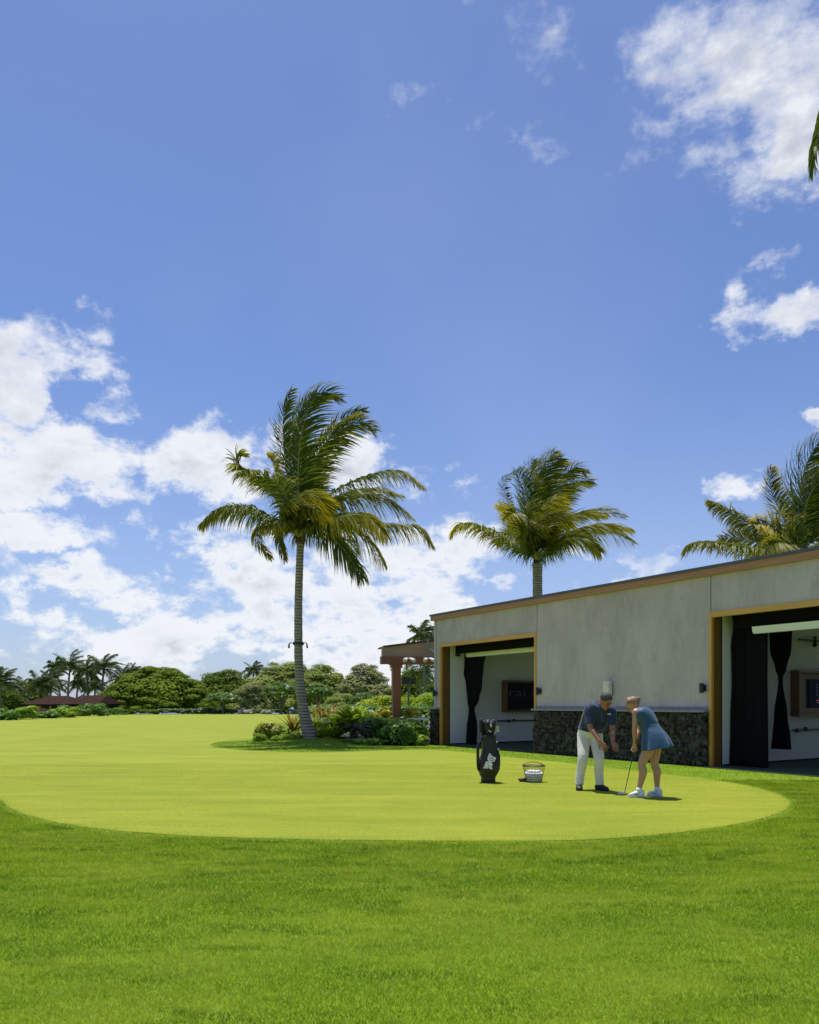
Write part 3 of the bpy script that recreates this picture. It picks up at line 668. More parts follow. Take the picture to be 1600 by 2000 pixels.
# ------------------------------------------------------------------ palms
def frond_geo(ctrl, L=.75, n=125, wind=(.35, 0, -.1), grav=.55, wid=.026, t0=.12, up=None, yellow=0.0, seed=0, spread=1.0, rr=.022):
    """returns rachis MB and leaflet arrays (V, faces, tip values)"""
    q = np.random.default_rng(seed)
    P, _ = spline([Vector(c) for c in ctrl], [1]*len(ctrl), 8)
    P = np.array([p[:] for p in P]); seg = np.linalg.norm(np.diff(P, axis=0), axis=1); s = np.concatenate([[0], np.cumsum(seg)]); s /= s[-1]
    t = np.linspace(t0, .995, n); t = np.repeat(t, 2) + q.normal(0, .004, 2*n); t = np.clip(t, 0, 1)
    B = np.stack([np.interp(t, s, P[:, i]) for i in range(3)], 1)
    Tn = np.stack([np.interp(np.clip(t+.02, 0, 1), s, P[:, i]) - np.interp(np.clip(t-.02, 0, 1), s, P[:, i]) for i in range(3)], 1); Tn /= np.linalg.norm(Tn, axis=1)[:, None]
    if up is None:
        a, b, c = P[0], P[len(P)//2], P[-1]; up = (b - (a+c)/2); up = up / (np.linalg.norm(up) + 1e-6) + np.array([0, 0, .35])
    U = np.tile(np.array(up, float), (2*n, 1)); U -= Tn * (U*Tn).sum(1)[:, None]; U /= np.linalg.norm(U, axis=1)[:, None] + 1e-9
    side = np.tile([1, -1], n)[:, None]
    S = np.cross(Tn, U) * side
    prof = np.sin(np.pi * np.clip(t*.80 + .16, 0, 1)) ** .55; prof = np.where(t > .93, prof*.8, prof)
    Ln = (L * 1.25 * prof * (.85 + .3*q.random(2*n)))[:, None]
    fwd = (.55 + .85*t)[:, None]
    D = S*spread + Tn*fwd + U*.15 + q.normal(0, .15, (2*n, 3)); D /= np.linalg.norm(D, axis=1)[:, None]
    wv = np.array(wind); G = np.array([0, 0, -1.0]) * grav
    segs = 4; pts = [B]; d = D.copy()
    for i in range(segs):
        d = d + (G + wv) * (.16 + .20*i) + q.normal(0, .05, (2*n, 3)); d /= np.linalg.norm(d, axis=1)[:, None]
        pts.append(pts[-1] + d * Ln / segs)
    Wd = np.cross(D, Tn) ; Wd /= np.linalg.norm(Wd, axis=1)[:, None] + 1e-9
    Wd = Tn*.75 + Wd*.65 + q.normal(0, .2, Wd.shape); Wd /= np.linalg.norm(Wd, axis=1)[:, None]
    ws = [.55, 1.0, .95, .6, .06]; V = []; 
    for k in range(segs + 1):
        V += [pts[k] - Wd*wid*ws[k], pts[k] + Wd*wid*ws[k]]
    V = np.stack(V, 1)                        # (2n, 10, 3)
    base = (np.arange(2*n) * 10)[:, None]; Fq = []
    for k in range(segs): Fq.append(base + np.array([2*k, 2*k+1, 2*k+3, 2*k+2]))
    Fq = np.concatenate(Fq); 
    ty = np.clip(yellow*(.15 + 1.35*t**2) * (q.random(2*n)*.7 + .5), 0, 1)
    tv = np.stack([ty*v for v in (.3, .3, .5, .5, .8, .8, 1, 1, 1.15, 1.15)], 1)
    tv = np.clip(tv + np.array([0, 0, 0, 0, 0, 0, .10, .10, .22, .22]), 0, 1)
    r = MB(); Pv = [Vector(p) for p in P]; r.tube(Pv, [rr*(1.6 - 1.45*x)**1.0 if x > .12 else rr*2.6*(1-x*3) for x in s], 6)
    return r, V.reshape(-1, 3), Fq, tv.ravel()

def join_arrays(parts):
    VV = []; FF = []; TT = []; nb = 0
    for V, Fq, T in parts: VV.append(V); FF.append(Fq + nb); TT.append(T); nb += len(V)
    return np.concatenate(VV), np.concatenate(FF), np.concatenate(TT)
def sub3(ctrl, o): return [tuple(Vector(c) - Vector(o)) for c in ctrl]

def palm_near(base, y, trunk_px, trunk_r, crown, fronds, label, name='palm_tree', L=.75, yaw=None, group=None):
    """trunk_px: (px, py) of the trunk's centre line; fronds: list of ([(px, py, dy)...], opts) — dy is metres behind the trunk's plane"""
    t = empty(name, base, 0, label=label, cat='palm tree', group=group); bz = Vector(base)
    tp = [Vector((at(px, y).x, y, hz(py, y))) - bz for px, py in trunk_px]
    P, Q = spline(tp, trunk_r, 10)
    tr = MB(); tr.tube(P, [r*(1 + .035*math.sin(i*2.1)) for i, r in enumerate(Q)], 20); tr.go('trunk', M['trunk'], t, True)
    c = tp[-1]
    h = MB()
    for i in range(14):
        a = i*2.4; h.tube([c + Vector((.09*math.cos(a), .09*math.sin(a), -.12 + .05*(i % 4))), c + Vector((.13*math.cos(a), .13*math.sin(a), .06)), c + Vector((.17*math.cos(a), .17*math.sin(a), .2 + .06*(i % 4)))], [.035, .04, .015], 6)
    h.ell(c + Vector((0, 0, .12)), (.13, 0, 0), (0, .13, 0), (0, 0, .26)); h.go('crown_base', M['husk'], t, True)
    for k, (pp, op) in enumerate(fronds):
        ctrl = [tuple(c + Vector((0, 0, .2)) + Vector((rnd.uniform(-.05, .05), pp[0][2]*.15, 0)))] + [tuple(Vector((at(px, y + dy).x, y + dy, hz(py, y + dy))) - bz) for px, py, dy in pp]
        op = dict(op); op.setdefault('L', L); r, V, Fq, T = frond_geo(ctrl, seed=k + int(y*10), **op)
        rr = r.go('frond', M['rachis'], t, True)
        link('leaflets', npmesh('leaflets', V, Fq, T), M['frond'], rr)
    return t

PY = 26.0
W1 = dict(wind=(.45, 0, .05))
def cr(x, yy): return (370 + x/3.2, 740 + yy/3.2)          # points read off an enlarged view
def fr(pts, **k): return ([(*cr(a, b), d) for a, b, d in pts], k)
main = [
 fr([(480, 850, -.2), (330, 800, -.5), (180, 815, -.8), (72, 905, -1.0)], wind=(.05, 0, 0), grav=1.5, L=.85, yellow=.25),
 fr([(560, 760, .5), (430, 640, 1.0), (330, 560, 1.3), (275, 545, 1.4)], wind=(.25, 0, 0), grav=.8, L=.85, yellow=.15),
 fr([(600, 720, -.6), (470, 600, -1.3), (350, 570, -1.7), (290, 500, -1.8), (345, 470, -1.8)], wind=(.35, 0, 0), grav=.6, L=.8, yellow=.3),
 fr([(620, 800, 1.0), (560, 620, 1.9), (515, 510, 2.3), (490, 485, 2.4)], wind=(.8, 0, 0), grav=.3, L=.7, yellow=.9),
 fr([(640, 700, .6), (590, 450, .9), (590, 220, .9), (640, 70, .7)], wind=(.55, 0, .0), grav=.15, L=.75, yellow=.12, up=(-.3, -1, 0)),
 fr([(680, 700, -.2), (690, 420, -.4), (745, 190, -.5), (830, 85, -.5), (950, 120, -.5)], wind=(.75, 0, -.1), grav=.15, L=1.0, yellow=.15, up=(-.3, -1, 0)),
 fr([(670, 700, .9), (640, 400, 1.5), (690, 200, 1.7), (780, 90, 1.8)], wind=(.7, 0, 0), grav=.1, L=.9, yellow=.1, up=(-.3, -1, 0)),
 fr([(730, 650, .3), (820, 440, .5), (950, 320, .5), (1080, 265, .5), (1165, 325, .5)], wind=(.6, 0, -.2), grav=.3, L=.95, yellow=.35, up=(-.3, -1, .2)),
 fr([(740, 620, 1.0), (850, 400, 1.6), (960, 250, 1.8), (1100, 195, 1.8)], wind=(.7, 0, 0), grav=.05, L=.85, yellow=.05, up=(-.3, -1, .2)),
 fr([(830, 770, -.3), (980, 660, -.6), (1170, 590, -.8), (1330, 580, -.9), (1470, 680, -1.0)], wind=(.15, -.3, 0), grav=1.3, L=.78, yellow=.35),
 fr([(860, 790, .8), (1020, 745, 1.3), (1200, 760, 1.7), (1385, 870, 1.9)], wind=(.2, -.3, .1), grav=1.0, L=1.0, yellow=.25),
 fr([(800, 860, .4), (960, 740, 1.0), (1150, 700, 1.4), (1320, 730, 1.7)], wind=(.3, -.2, 0), grav=1.0, L=.85, yellow=.3),
 fr([(780, 885, -1.0), (930, 865, -1.6), (1100, 855, -1.9), (1235, 985, -2.1)], wind=(.2, -.2, -.1), grav=1.2, L=.95, yellow=.85),
 fr([(820, 900, .2), (1050, 900, .4), (1300, 915, .5), (1430, 930, .5), (1520, 1040, .5)], wind=(.2, -.2, 0), grav=1.5, L=.85, yellow=.4),
 fr([(770, 890, -.8), (860, 960, -1.3), (980, 1090, -1.6), (1085, 1245, -1.7)], wind=(.15, 0, -.2), grav=.9, L=.95, yellow=.15),
 fr([(800, 900, .9), (960, 930, 1.5), (1100, 1010, 1.8), (1215, 1165, 1.9)], wind=(.1, 0, -.1), grav=1.1, L=.95, yellow=.5),
 fr([(740, 900, 1.5), (830, 900, 2.6), (960, 960, 3.2), (1050, 1100, 3.4)], wind=(.1, 0, -.1), grav=1.1, L=.95, yellow=.2),
 fr([(650, 850, -1.0), (640, 770, -1.7), (720, 725, -2.2), (810, 745, -2.5), (855, 850, -2.6)], wind=(.75, 0, -.15), grav=.5, L=.80, yellow=.75),
 fr([(620, 900, -.9), (540, 905, -1.4), (440, 930, -1.6), (430, 1010, -1.7), (510, 1120, -1.6)], wind=(.5, 0, -.2), grav=.7, L=.5, yellow=.9),
 fr([(630, 930, .7), (570, 930, 1.1), (560, 1010, 1.2), (600, 1140, 1.2)], wind=(.3, 0, -.2), grav=.7, L=.45, yellow=.6),
 fr([(700, 850, -.9), (740, 800, -1.5), (800, 820, -1.9), (850, 880, -2.1)], wind=(.5, 0, -.3), grav=.7, L=.7, yellow=.7),
 fr([(690, 800, 1.2), (690, 640, 2.2), (660, 480, 2.7), (700, 330, 2.9)], wind=(.5, 0, 0), grav=.2, L=.85, yellow=.1, up=(0, -1, 0)),
]
base = at(604, PY, mound_h(at(604, PY).x, PY) - .03)
pt = palm_near(base, PY, [(608, 1446), (600, 1420), (590, 1370), (584, 1300), (583, 1255), (583, 1180), (585, 1110), (587, 1060)],
          [.28, .215, .165, .148, .142, .134, .126, .122], None, main, 'tall coconut palm with a bent base and wind-blown crown, standing on the grass mound')
# uplight bracket on the trunk
zb = hz(1257, PY); xb = at(583, PY).x
cb = empty('trunk_light', (xb, PY, zb), 0, label='black clamp with two small lamps strapped round the tall palm trunk', cat='tree light')
ring = MB()
for k in range(24):
    a0, a1 = 2*math.pi*k/24, 2*math.pi*(k+1)/24
    ring.obox((.175*math.cos((a0+a1)/2), .175*math.sin((a0+a1)/2), 0), (.012*math.cos((a0+a1)/2), .012*math.sin((a0+a1)/2), 0), (-.024*math.sin((a0+a1)/2), .024*math.cos((a0+a1)/2), 0), (0, 0, .045))
ring.go('strap', M['black'], cb)
for s in (-1, 1):
    MB().tube([(s*.17, -.05, .0), (s*.25, -.08, .03), (s*.30, -.09, -.03), (s*.31, -.09, -.16)], [.014, .015, .026, .034], 8).go('lamp', M['black'], cb, True)

def cr2(x, yy): return (860 + x/4, 860 + yy/4)
def fr2(pts, **k): return ([(*cr2(a, b), d) for a, b, d in pts], k)
PY2 = 35.0
mid = [
 fr2([(640, 860, -.3), (480, 740, -.8), (280, 660, -1.2), (160, 655, -1.4), (92, 740, -1.5)], wind=(.1, 0, 0), grav=.9, L=.95, yellow=.65),
 fr2([(660, 830, .6), (560, 640, 1.4), (500, 560, 1.8), (455, 540, 2.0)], wind=(.4, 0, 0), grav=.5, L=1.0, yellow=.7),
 fr2([(680, 780, 1.0), (560, 560, 2.0), (505, 420, 2.3), (495, 320, 2.4), (590, 240, 2.4)], wind=(.4, 0, -.2), grav=.3, L=.55, yellow=.05),
 fr2([(700, 720, -.4), (680, 480, -.8), (640, 320, -1.0), (600, 240, -1.0)], wind=(.5, 0, 0), grav=.15, L=.9, yellow=.05, up=(0, -1, 0)),
 fr2([(730, 700, .6), (720, 400, 1.0), (800, 200, 1.1), (890, 90, 1.1)], wind=(.6, 0, 0), grav=.1, L=1.2, yellow=.12, up=(-.2, -1, 0)),
 fr2([(750, 700, -.2), (770, 420, -.6), (850, 220, -.8), (950, 140, -.8)], wind=(.7, 0, -.1), grav=.15, L=1.2, yellow=.25, up=(-.3, -1, 0)),
 fr2([(740, 650, 1.3), (740, 420, 2.0), (700, 240, 2.2), (730, 150, 2.2)], wind=(.6, 0, 0), grav=.1, L=1.1, yellow=.1, up=(-.3, -1, 0)),
 fr2([(790, 650, .3), (880, 430, .6), (960, 280, .7), (1060, 210, .7), (1140, 260, .7)], wind=(.6, 0, -.1), grav=.25, L=1.0, yellow=.2, up=(-.3, -1, .2)),
 fr2([(800, 700, 1.2), (900, 480, 1.7), (1030, 330, 1.9), (1200, 320, 2.0)], wind=(.6, 0, -.1), grav=.3, L=1.0, yellow=.5, up=(-.3, -1, .2)),
 fr2([(830, 780, -.8), (930, 660, -1.3), (1090, 580, -1.6), (1290, 575, -1.8)], wind=(.4, 0, 0), grav=.6, L=.9, yellow=.8),
 fr2([(850, 800, 1.0), (1030, 620, 1.6), (1250, 560, 1.9), (1440, 600, 2.1)], wind=(.5, 0, 0), grav=.4, L=.9, yellow=.15),
 fr2([(840, 840, -.2), (1020, 720, -.5), (1250, 660, -.8), (1480, 690, -1.0)], wind=(.4, 0, 0), grav=.8, L=1.15, yellow=.8),
 fr2([(850, 850, .8), (1060, 760, 1.4), (1300, 720, 1.8), (1510, 800, 2.0)], wind=(.3, 0, 0), grav=.8, L=1.1, yellow=.3),
 fr2([(840, 870, -1.0), (960, 780, -1.7), (1120, 770, -2.1), (1250, 870, -2.3)], wind=(.3, 0, -.1), grav=.8, L=1.1, yellow=.5),
 fr2([(760, 700, -1.3), (780, 560, -2.2), (860, 480, -2.7), (980, 500, -3.0)], wind=(.6, 0, -.1), grav=.5, L=1.05, yellow=.6),
 fr2([(760, 760, -1.4), (820, 640, -2.4), (930, 600, -2.9), (1010, 680, -3.2)], wind=(.5, 0, -.1), grav=.6, L=1.1, yellow=.7),
 fr2([(720, 760, -1.3), (650, 640, -2.3), (580, 570, -2.8), (520, 600, -3.1)], wind=(.5, 0, 0), grav=.6, L=1.05, yellow=.6),
 fr2([(700, 840, 1.2), (620, 760, 2.4), (520, 740, 3.0), (440, 800, 3.2)], wind=(.3, 0, 0), grav=.7, L=1.0, yellow=.3),
 fr2([(720, 800, -1.6), (690, 660, -2.8), (700, 560, -3.3), (780, 540, -3.6)], wind=(.5, 0, -.1), grav=.5, L=1.0, yellow=.2),
 fr2([(840, 860, 1.6), (960, 760, 2.9), (1080, 740, 3.4), (1200, 820, 3.8)], wind=(.3, 0, -.1), grav=.7, L=1.0, yellow=.2),
]
palm_near(at(1049, PY2, 0), PY2, [(1049, 1432), (1050, 1300), (1050, 1200), (1050, 1120), (1049, 1102)], [.30, .24, .22, .22, .22], None, mid, 'coconut palm rising from behind the middle of the grey building', L=1.0)
def cr3(x, yy): return (1300 + x/5.333, 820 + yy/5.333)
def fr3(pts, **k): return ([(*cr3(a, b), d) for a, b, d in pts], k)
PY3 = 24.0
rightp = [
 fr3([(1350, 1420, -.3), (900, 1330, -.8), (500, 1270, -1.1), (280, 1290, -1.3), (200, 1400, -1.4)], wind=(.1, 0, 0), grav=1.1, L=.65, yellow=.3),
 fr3([(1400, 1400, .8), (1050, 1300, 1.4), (800, 1230, 1.8), (560, 1230, 2.0)], wind=(.3, 0, 0), grav=.4, L=.6, yellow=.5),
 fr3([(1370, 1350, .4), (1100, 1180, .9), (900, 1090, 1.2), (650, 950, 1.4), (440, 845, 1.5)], wind=(.15, 0, 0), grav=1.1, L=.55, yellow=.4, spread=.7),
 fr3([(1400, 1330, -.8), (1230, 1180, -1.4), (1080, 1090, -1.7), (940, 1085, -1.9)], wind=(.4, 0, 0), grav=.6, L=.75, yellow=.9),
 fr3([(1370, 1300, .5), (1220, 1000, .9), (1110, 760, 1.1), (1090, 580, 1.1), (1105, 500, 1.1)], wind=(.35, 0, -.05), grav=.1, L=.55, yellow=.65, up=(0, -1, 0)),
 fr3([(1420, 1200, .2), (1400, 850, .3), (1440, 560, .3), (1520, 350, .3), (1640, 180, .3)], wind=(.5, 0, 0), grav=.1, L=.95, yellow=.1, up=(-.2, -1, 0)),
 fr3([(1430, 1150, -.6), (1470, 880, -1.0), (1560, 700, -1.2), (1750, 560, -1.4)], wind=(.5, 0, 0), grav=.3, L=.9, yellow=.2, up=(-.3, -1, 0)),
 fr3([(1450, 1150, 1.0), (1480, 800, 1.6), (1580, 560, 1.9), (1800, 350, 2.1)], wind=(.5, 0, 0), grav=.2, L=1.0, yellow=.1, up=(-.3, -1, 0)),
 fr3([(1480, 1280, -.6), (1600, 1100, -1.2), (1850, 1020, -1.6), (2100, 1200, -1.9)], wind=(.4, 0, 0), grav=.6, L=.8, yellow=.4),
 fr3([(1500, 1330, .6), (1700, 1250, 1.2), (1950, 1300, 1.6), (2150, 1500, 1.9)], wind=(.4, 0, 0), grav=.7, L=.8, yellow=.4),
 fr3([(1480, 1250, 1.4), (1560, 1050, 2.6), (1750, 930, 3.2), (1950, 1000, 3.6)], wind=(.4, 0, 0), grav=.5, L=.8, yellow=.2),
 fr3([(1400, 1380, -1.3), (1280, 1300, -2.2), (1150, 1290, -2.6), (1050, 1400, -2.8)], wind=(.3, 0, 0), grav=.8, L=.75, yellow=.4),
]
palm_near(at(1573, PY3, 0), PY3, [(1585, 1458), (1578, 1300), (1574, 1150), (1572, 1085)], [.26, .20, .18, .17], None, rightp, 'coconut palm behind the right end of the building, fronds spread over the roof edge')
# tall palm just outside the frame on the right: one frond tip reaches in
PY4 = 10.4
def wp(px, py, dy): return (px, py, dy)
out = [([wp(1850, 60, 0), wp(1720, 60, -.1), wp(1640, 150, -.15), wp(1600, 260, -.2), wp(1588, 330, -.2)], dict(wind=(.25, 0, -.1), grav=1.0, L=.55, yellow=.05)),
       ([wp(1990, -60, .3), wp(2040, -250, .5), wp(2120, -380, .6), wp(2240, -430, .6)], dict(wind=(.5, 0, 0), grav=.2, L=.9, up=(0, -1, 0))),
       ([wp(2100, 20, -.2), wp(2250, -60, -.4), wp(2450, -40, -.5), wp(2600, 120, -.6)], dict(wind=(.4, 0, 0), grav=.6, L=.9, yellow=.3)),
       ([wp(2080, 80, .8), wp(2230, 60, 1.5), wp(2400, 160, 1.9), wp(2480, 330, 2.1)], dict(wind=(.3, 0, 0), grav=.7, L=.9, yellow=.2)),
       ([wp(2060, 60, -1), wp(2160, 20, -1.8), wp(2330, 120, -2.3), wp(2460, 330, -2.6)], dict(wind=(.3, 0, 0), grav=.7, L=.9, yellow=.4)),
       ([wp(2000, 60, 1.2), wp(1990, -30, 2.2), wp(2030, -60, 2.8), wp(2100, 60, 3.2)], dict(wind=(.3, 0, 0), grav=.6, L=.9))]
palm_near(at(2010, PY4, 0), PY4, [(2040, 1560), (2020, 1100), (2010, 500), (2005, 160)], [.26, .18, .16, .15], None, out, 'palm at the right edge of the photo, only one hanging frond tip showing')

def palm_far(px, y, ptop, label, nf=15, R_=3.0, seed=0, lean=0.0, base=None, mirror=1, tr=.17, L=.8, basez=None):
    """ptop: row of the crown's centre"""
    q = random.Random(seed); p = at(px, y, 0); p.z = ground_z(p.x, y) if basez is None else basez
    zt = hz(ptop, y) - p.z; t = empty('palm_tree', p, 0, label=label, cat='palm tree', group='far palms along the horizon')
    c = Vector((lean, 0, zt))
    pts = [Vector((0, 0, 0)), Vector((lean*.15 - .1, 0, zt*.35)), Vector((lean*.5 - .1, 0, zt*.7)), c]
    MB().tube(pts, [tr*1.4, tr, tr*.85, tr*.75], 9, 6).go('trunk', M['bark'], t, True)
    parts = []; rr = MB()
    for i in range(nf):
        a = i*2.39996 + q.uniform(-.3, .3); e = R(78 - 100*(i/nf)**1.05 + q.uniform(-9, 9)); l = R_*q.uniform(.85, 1.1)
        d = Vector((math.cos(a)*math.cos(e), math.sin(a)*math.cos(e), math.sin(e)))
        w_ = Vector((.55, .05, 0)); P = [c]; dd = d.copy()
        for s in range(4):
            P.append(P[-1] + dd * l/4); dd = (dd + w_*.28 + Vector((0, 0, -.30))).normalized()
        r, V, Fq, T = frond_geo(P, L=L, n=40, wind=(.5, 0, 0), grav=.6, wid=.04, yellow=q.choice([0, .1, .2, .5]), seed=seed*50+i, rr=.03)
        parts.append((V, Fq, T)); rr.add(r.v, r.f)
    link('crown', npmesh('crown', *join_arrays(parts)), M['frondfar'], t)
    rr.go('frond_ribs', M['rachis'], t)
    return t
far = [(2, 92, 1335, 'palm at the far left edge of the photo'), (28, 120, 1352, 'low palm second from the left edge, half in its neighbours'),
 (75, 100, 1342, 'palm standing over the left end of the red-roofed house'), (100, 104, 1336, 'dark palm left of the tall double-crowned palm behind the red roof'),
 (121, 118, 1306, 'slender palm leaning left beside the tallest far palm'), (133, 112, 1305, 'tallest broad-crowned palm behind the red-roofed house'),
 (150, 122, 1338, 'low palm tucked beneath the tallest far palm'), (175, 110, 1312, 'slim palm between the two tallest far palms'),
 (200, 108, 1307, 'tall ragged palm left of the green dome tree'), (186, 125, 1345, 'short palm hidden low between two taller far palms'),
 (236, 112, 1330, 'bushy palm just left of the green dome tree'), (255, 128, 1318, 'palm peeping over the left shoulder of the green dome tree'),
 (45, 135, 1345, 'small palm behind the leafy trees at far left'), (495, 134, 1312, 'lone palm above the trees between the dome tree and the pale tree')]
for i, (px, y, pt_, lab) in enumerate(far):
    palm_far(px, y, pt_, lab, R_=[2.4, 2.5, 2.3, 2.3, 1.9, 3.1, 2.1, 2.3, 2.9, 2.2, 2.6, 2.2, 2.2, 2.4][i], nf=22 , seed=30 + i, lean=[0, 0, .3, 0, -.8, .3, .2, -.4, .2, 0, .4, .2, 0, 0][i])
t = palm_far(825, 74, 1247, 'palm showing above the walkway roof with a bent pale trunk', nf=13, R_=1.8, seed=77, lean=-.6, basez=0, tr=.16, L=.9); t.location.x = at(835, 74).x; t['group'] = 'palms beyond the walkway'
t = palm_far(823, 88, 1320, 'palm seen under the walkway beam with its crown below the beam', nf=15, R_=2.6, seed=78, basez=0, L=.9); t['group'] = 'palms beyond the walkway'
t = palm_far(796, 112, 1322, 'small palm tip over the trees right of the walkway post', nf=12, R_=2.6, seed=79, L=.8); t['group'] = 'palms beyond the walkway'

# ------------------------------------------------------------------ leafy trees and shrubs
def leafcloud(C, Rr, n, size, q, up=.5, shell=.55, flat=0.0):
    """n leaf quads in an ellipsoid centred C radii Rr, mostly near its surface"""
    d = q.normal(size=(n, 3)); d /= np.linalg.norm(d, axis=1)[:, None]; d[:, 2] = np.where(d[:, 2] < -.45, -d[:, 2], d[:, 2])
    r = shell + (1.06 - shell) * q.random(n) ** .6
    p = np.array(C) + d * np.array(Rr) * r[:, None]
    nr = d*1.1 + q.normal(0, .38, (n, 3)) + np.array([0, 0, up]); nr /= np.linalg.norm(nr, axis=1)[:, None]
    a = q.normal(size=(n, 3)); a -= nr * (a*nr).sum(1)[:, None]; a /= np.linalg.norm(a, axis=1)[:, None]; b = np.cross(nr, a)
    s = (size * (.6 + .8*q.random(n)))[:, None]
    V = np.stack([p - a*s, p + b*s*.45 - nr*s*.1, p + a*s, p - b*s*.45 - nr*s*.1], 1).reshape(-1, 3)
    return V, np.arange(4*n).reshape(-1, 4)
def joinVF(L):
    VV = []; FF = []; nb = 0
    for V, Fq in L: VV.append(V); FF.append(Fq + nb); nb += len(V)
    return np.concatenate(VV), np.concatenate(FF)
def limbs(t, h, spread, q, n=5, r=.25, up=.8, m='bark', low=.0):
    tr = MB(); tr.tube([(0, 0, -.1), (q.uniform(-.1, .1)*h, 0, h*.18), (q.uniform(-.05, .05)*h, q.uniform(-.1, .1)*h, h*.32)], [r*1.25, r, r*.85], 10, 4)
    for i in range(n):
        a = 2*math.pi*i/n + q.uniform(-.4, .4); s = spread*q.uniform(.55, .9)
        p1 = Vector((math.cos(a)*s*.3, math.sin(a)*s*.3, h*.45)); p2 = Vector((math.cos(a)*s*.7, math.sin(a)*s*.7, h*.65)); p3 = Vector((math.cos(a)*s, math.sin(a)*s, h*up))
        tr.tube([(0, 0, h*.2), p1, p2, p3], [r*.7, r*.5, r*.32, r*.1], 7, 4)
        for k in range(2):
            b = a + q.uniform(-.9, .9); tr.tube([p1 if k else p2, (p1 if k else p2) + Vector((math.cos(b)*s*.3, math.sin(b)*s*.3, h*.1)), p2 + Vector((math.cos(b)*s*.40, math.sin(b)*s*.40, h*.06))], [r*.35, r*.2, r*.06], 6, 3)
    tr.go('trunk', M[m], t, True)
def tree(px, y, ptop, wpx, mt, label, pads=110, lpp=110, size=.24, padr=1.0, flat=.42, seed=1, name='broad_tree', cat='tree', group='broad trees beyond the green', pbot=None, zb=None, asym=0.0, shell=.45, trunk_r=.3, skirt=-.25):
    q = random.Random(seed); g_ = np.random.default_rng(seed)
    p = at(px, y); p.z = ground_z(p.x, y) if zb is None else zb
    Rx = wpx / 2 / F * y; top = hz(ptop, y) - p.z; t = empty(name, p, 0, label=label, cat=cat, group=group)
    bot = (hz(pbot, y) - p.z) if pbot else top*.18
    H = top - bot; L = []
    for i in range(pads):
        # pads over a dome, each a flattened cushion
        a = q.uniform(0, 2*math.pi); u_ = q.uniform(skirt, 1); ph = math.acos(math.sqrt(1 - u_)) if u_ > 0 else 0; k = q.uniform(.90, 1.0) * (1 + .06*math.sin(3*a + seed) + .05*math.sin(5*a + 2*seed) * math.cos(ph))
        rho = math.cos(ph); z = bot + H*.22 + (1 - rho**1.9)*H*.80*k - padr*flat*.8 + (u_*H*.35 if u_ < 0 else 0); c = (math.cos(a)*math.cos(ph)*(Rx - padr*.5)*k, math.sin(a)*math.cos(ph)*(Rx*.85 - padr*.5)*k, z)
        s = padr*q.uniform(.6, 1.25); L.append(leafcloud(c, (s, s, s*flat), int(lpp*1.7*(s/padr)**1.2), size*.72, g_, up=.9, shell=shell))
    L.append(leafcloud((0, 0, bot + H*.30), (Rx*.80, Rx*.68, H*.50), int(pads*16), size*1.7, g_, up=.4, shell=.6))
    V, Fq = joinVF(L); link('crown', npmesh('crown', V, Fq), M[mt], t)
    limbs(t, top, Rx*.70, q, 6, trunk_r, .68)
    return t
tree(307, 106, 1302, 244, 'lf_dome', 'large dome-shaped dark green tree left of centre on the far edge', 340, 95, .24, 1.0, .36, 2, skirt=-.45, pbot=1394)
tree(440, 124, 1309, 175, 'lf_dark', 'darker round-topped tree behind and right of the big dome tree', 120, 120, .27, 1.4, .42, 3, skirt=-.4)
tree(560, 118, 1294, 225, 'lf_pale', 'wide pale green tree behind the tall palm trunk', 170, 120, .25, 1.3, .40, 4, skirt=-.4)
tree(492, 108, 1330, 70, 'lf_grey', 'small dull green tree between the dark tree and the pale tree', 50, 100, .22, .9, .45, 5)
tree(628, 108, 1299, 135, 'lf_pale', 'pale olive tree right of the tall palm trunk', 100, 110, .24, 1.15, .42, 6, skirt=-.4)
tree(712, 104, 1296, 122, 'lf_grey', 'round grey-green tree with bare limbs left of the walkway post', 95, 95, .20, .95, .42, 7, shell=.3)
tree(745, 92, 1333, 60, 'lf_grey', 'low grey-brown tree just left of the walkway post', 40, 80, .2, .8, .42, 8)
tree(815, 96, 1312, 130, 'lf_dome', 'leafy green tree seen beneath the walkway beam', 90, 110, .24, 1.1, .45, 9, skirt=-.5)
tree(870, 100, 1322, 90, 'lf_dark', 'green tree partly hidden by the left corner of the grey building', 60, 100, .24, 1.1, .45, 10, skirt=-.5)
tree(60, 128, 1330, 90, 'lf_dark', 'shaggy dark tree among the palms at far left', 70, 100, .28, 1.2, .6, 11, skirt=-.5)
tree(15, 118, 1340, 70, 'lf_dark', 'dark leafy tree at the left edge beneath the palms', 60, 100, .28, 1.2, .6, 12, skirt=-.5)
tree(215, 135, 1345, 80, 'lf_dome', 'low green tree behind the right end of the red roof', 50, 90, .28, 1.2, .5, 13)
tree(665, 66, 1351, 66, 'lf_pale', 'small silvery mounded tree right of the palm trunk', 50, 120, .13, .5, .5, 14, zb=0, pbot=1385, trunk_r=.12)
for px, y, pt_, w_, lab, sd in ((435, 97.5, 1351, 72, 'low plumeria tree with white blossom right of the dome tree', 21), (552, 97, 1331, 86, 'plumeria tree with forked grey trunk left of the tall palm trunk', 22), (622, 90, 1335, 64, 'plumeria tree with white blossom just right of the tall palm trunk', 23), (712, 60, 1353, 46, 'dark plumeria bush with white blossom left of the yellow hedge', 24)):
    tree(px, y, pt_, w_, 'lf_plum', lab, 46, 90, .16 if y > 70 else .1, .62 if y > 70 else .35, .5, sd, name='plumeria_tree', zb=0, pbot=pt_ + (1393-pt_)*.42, trunk_r=.13, group='plumeria trees', skirt=-.1)

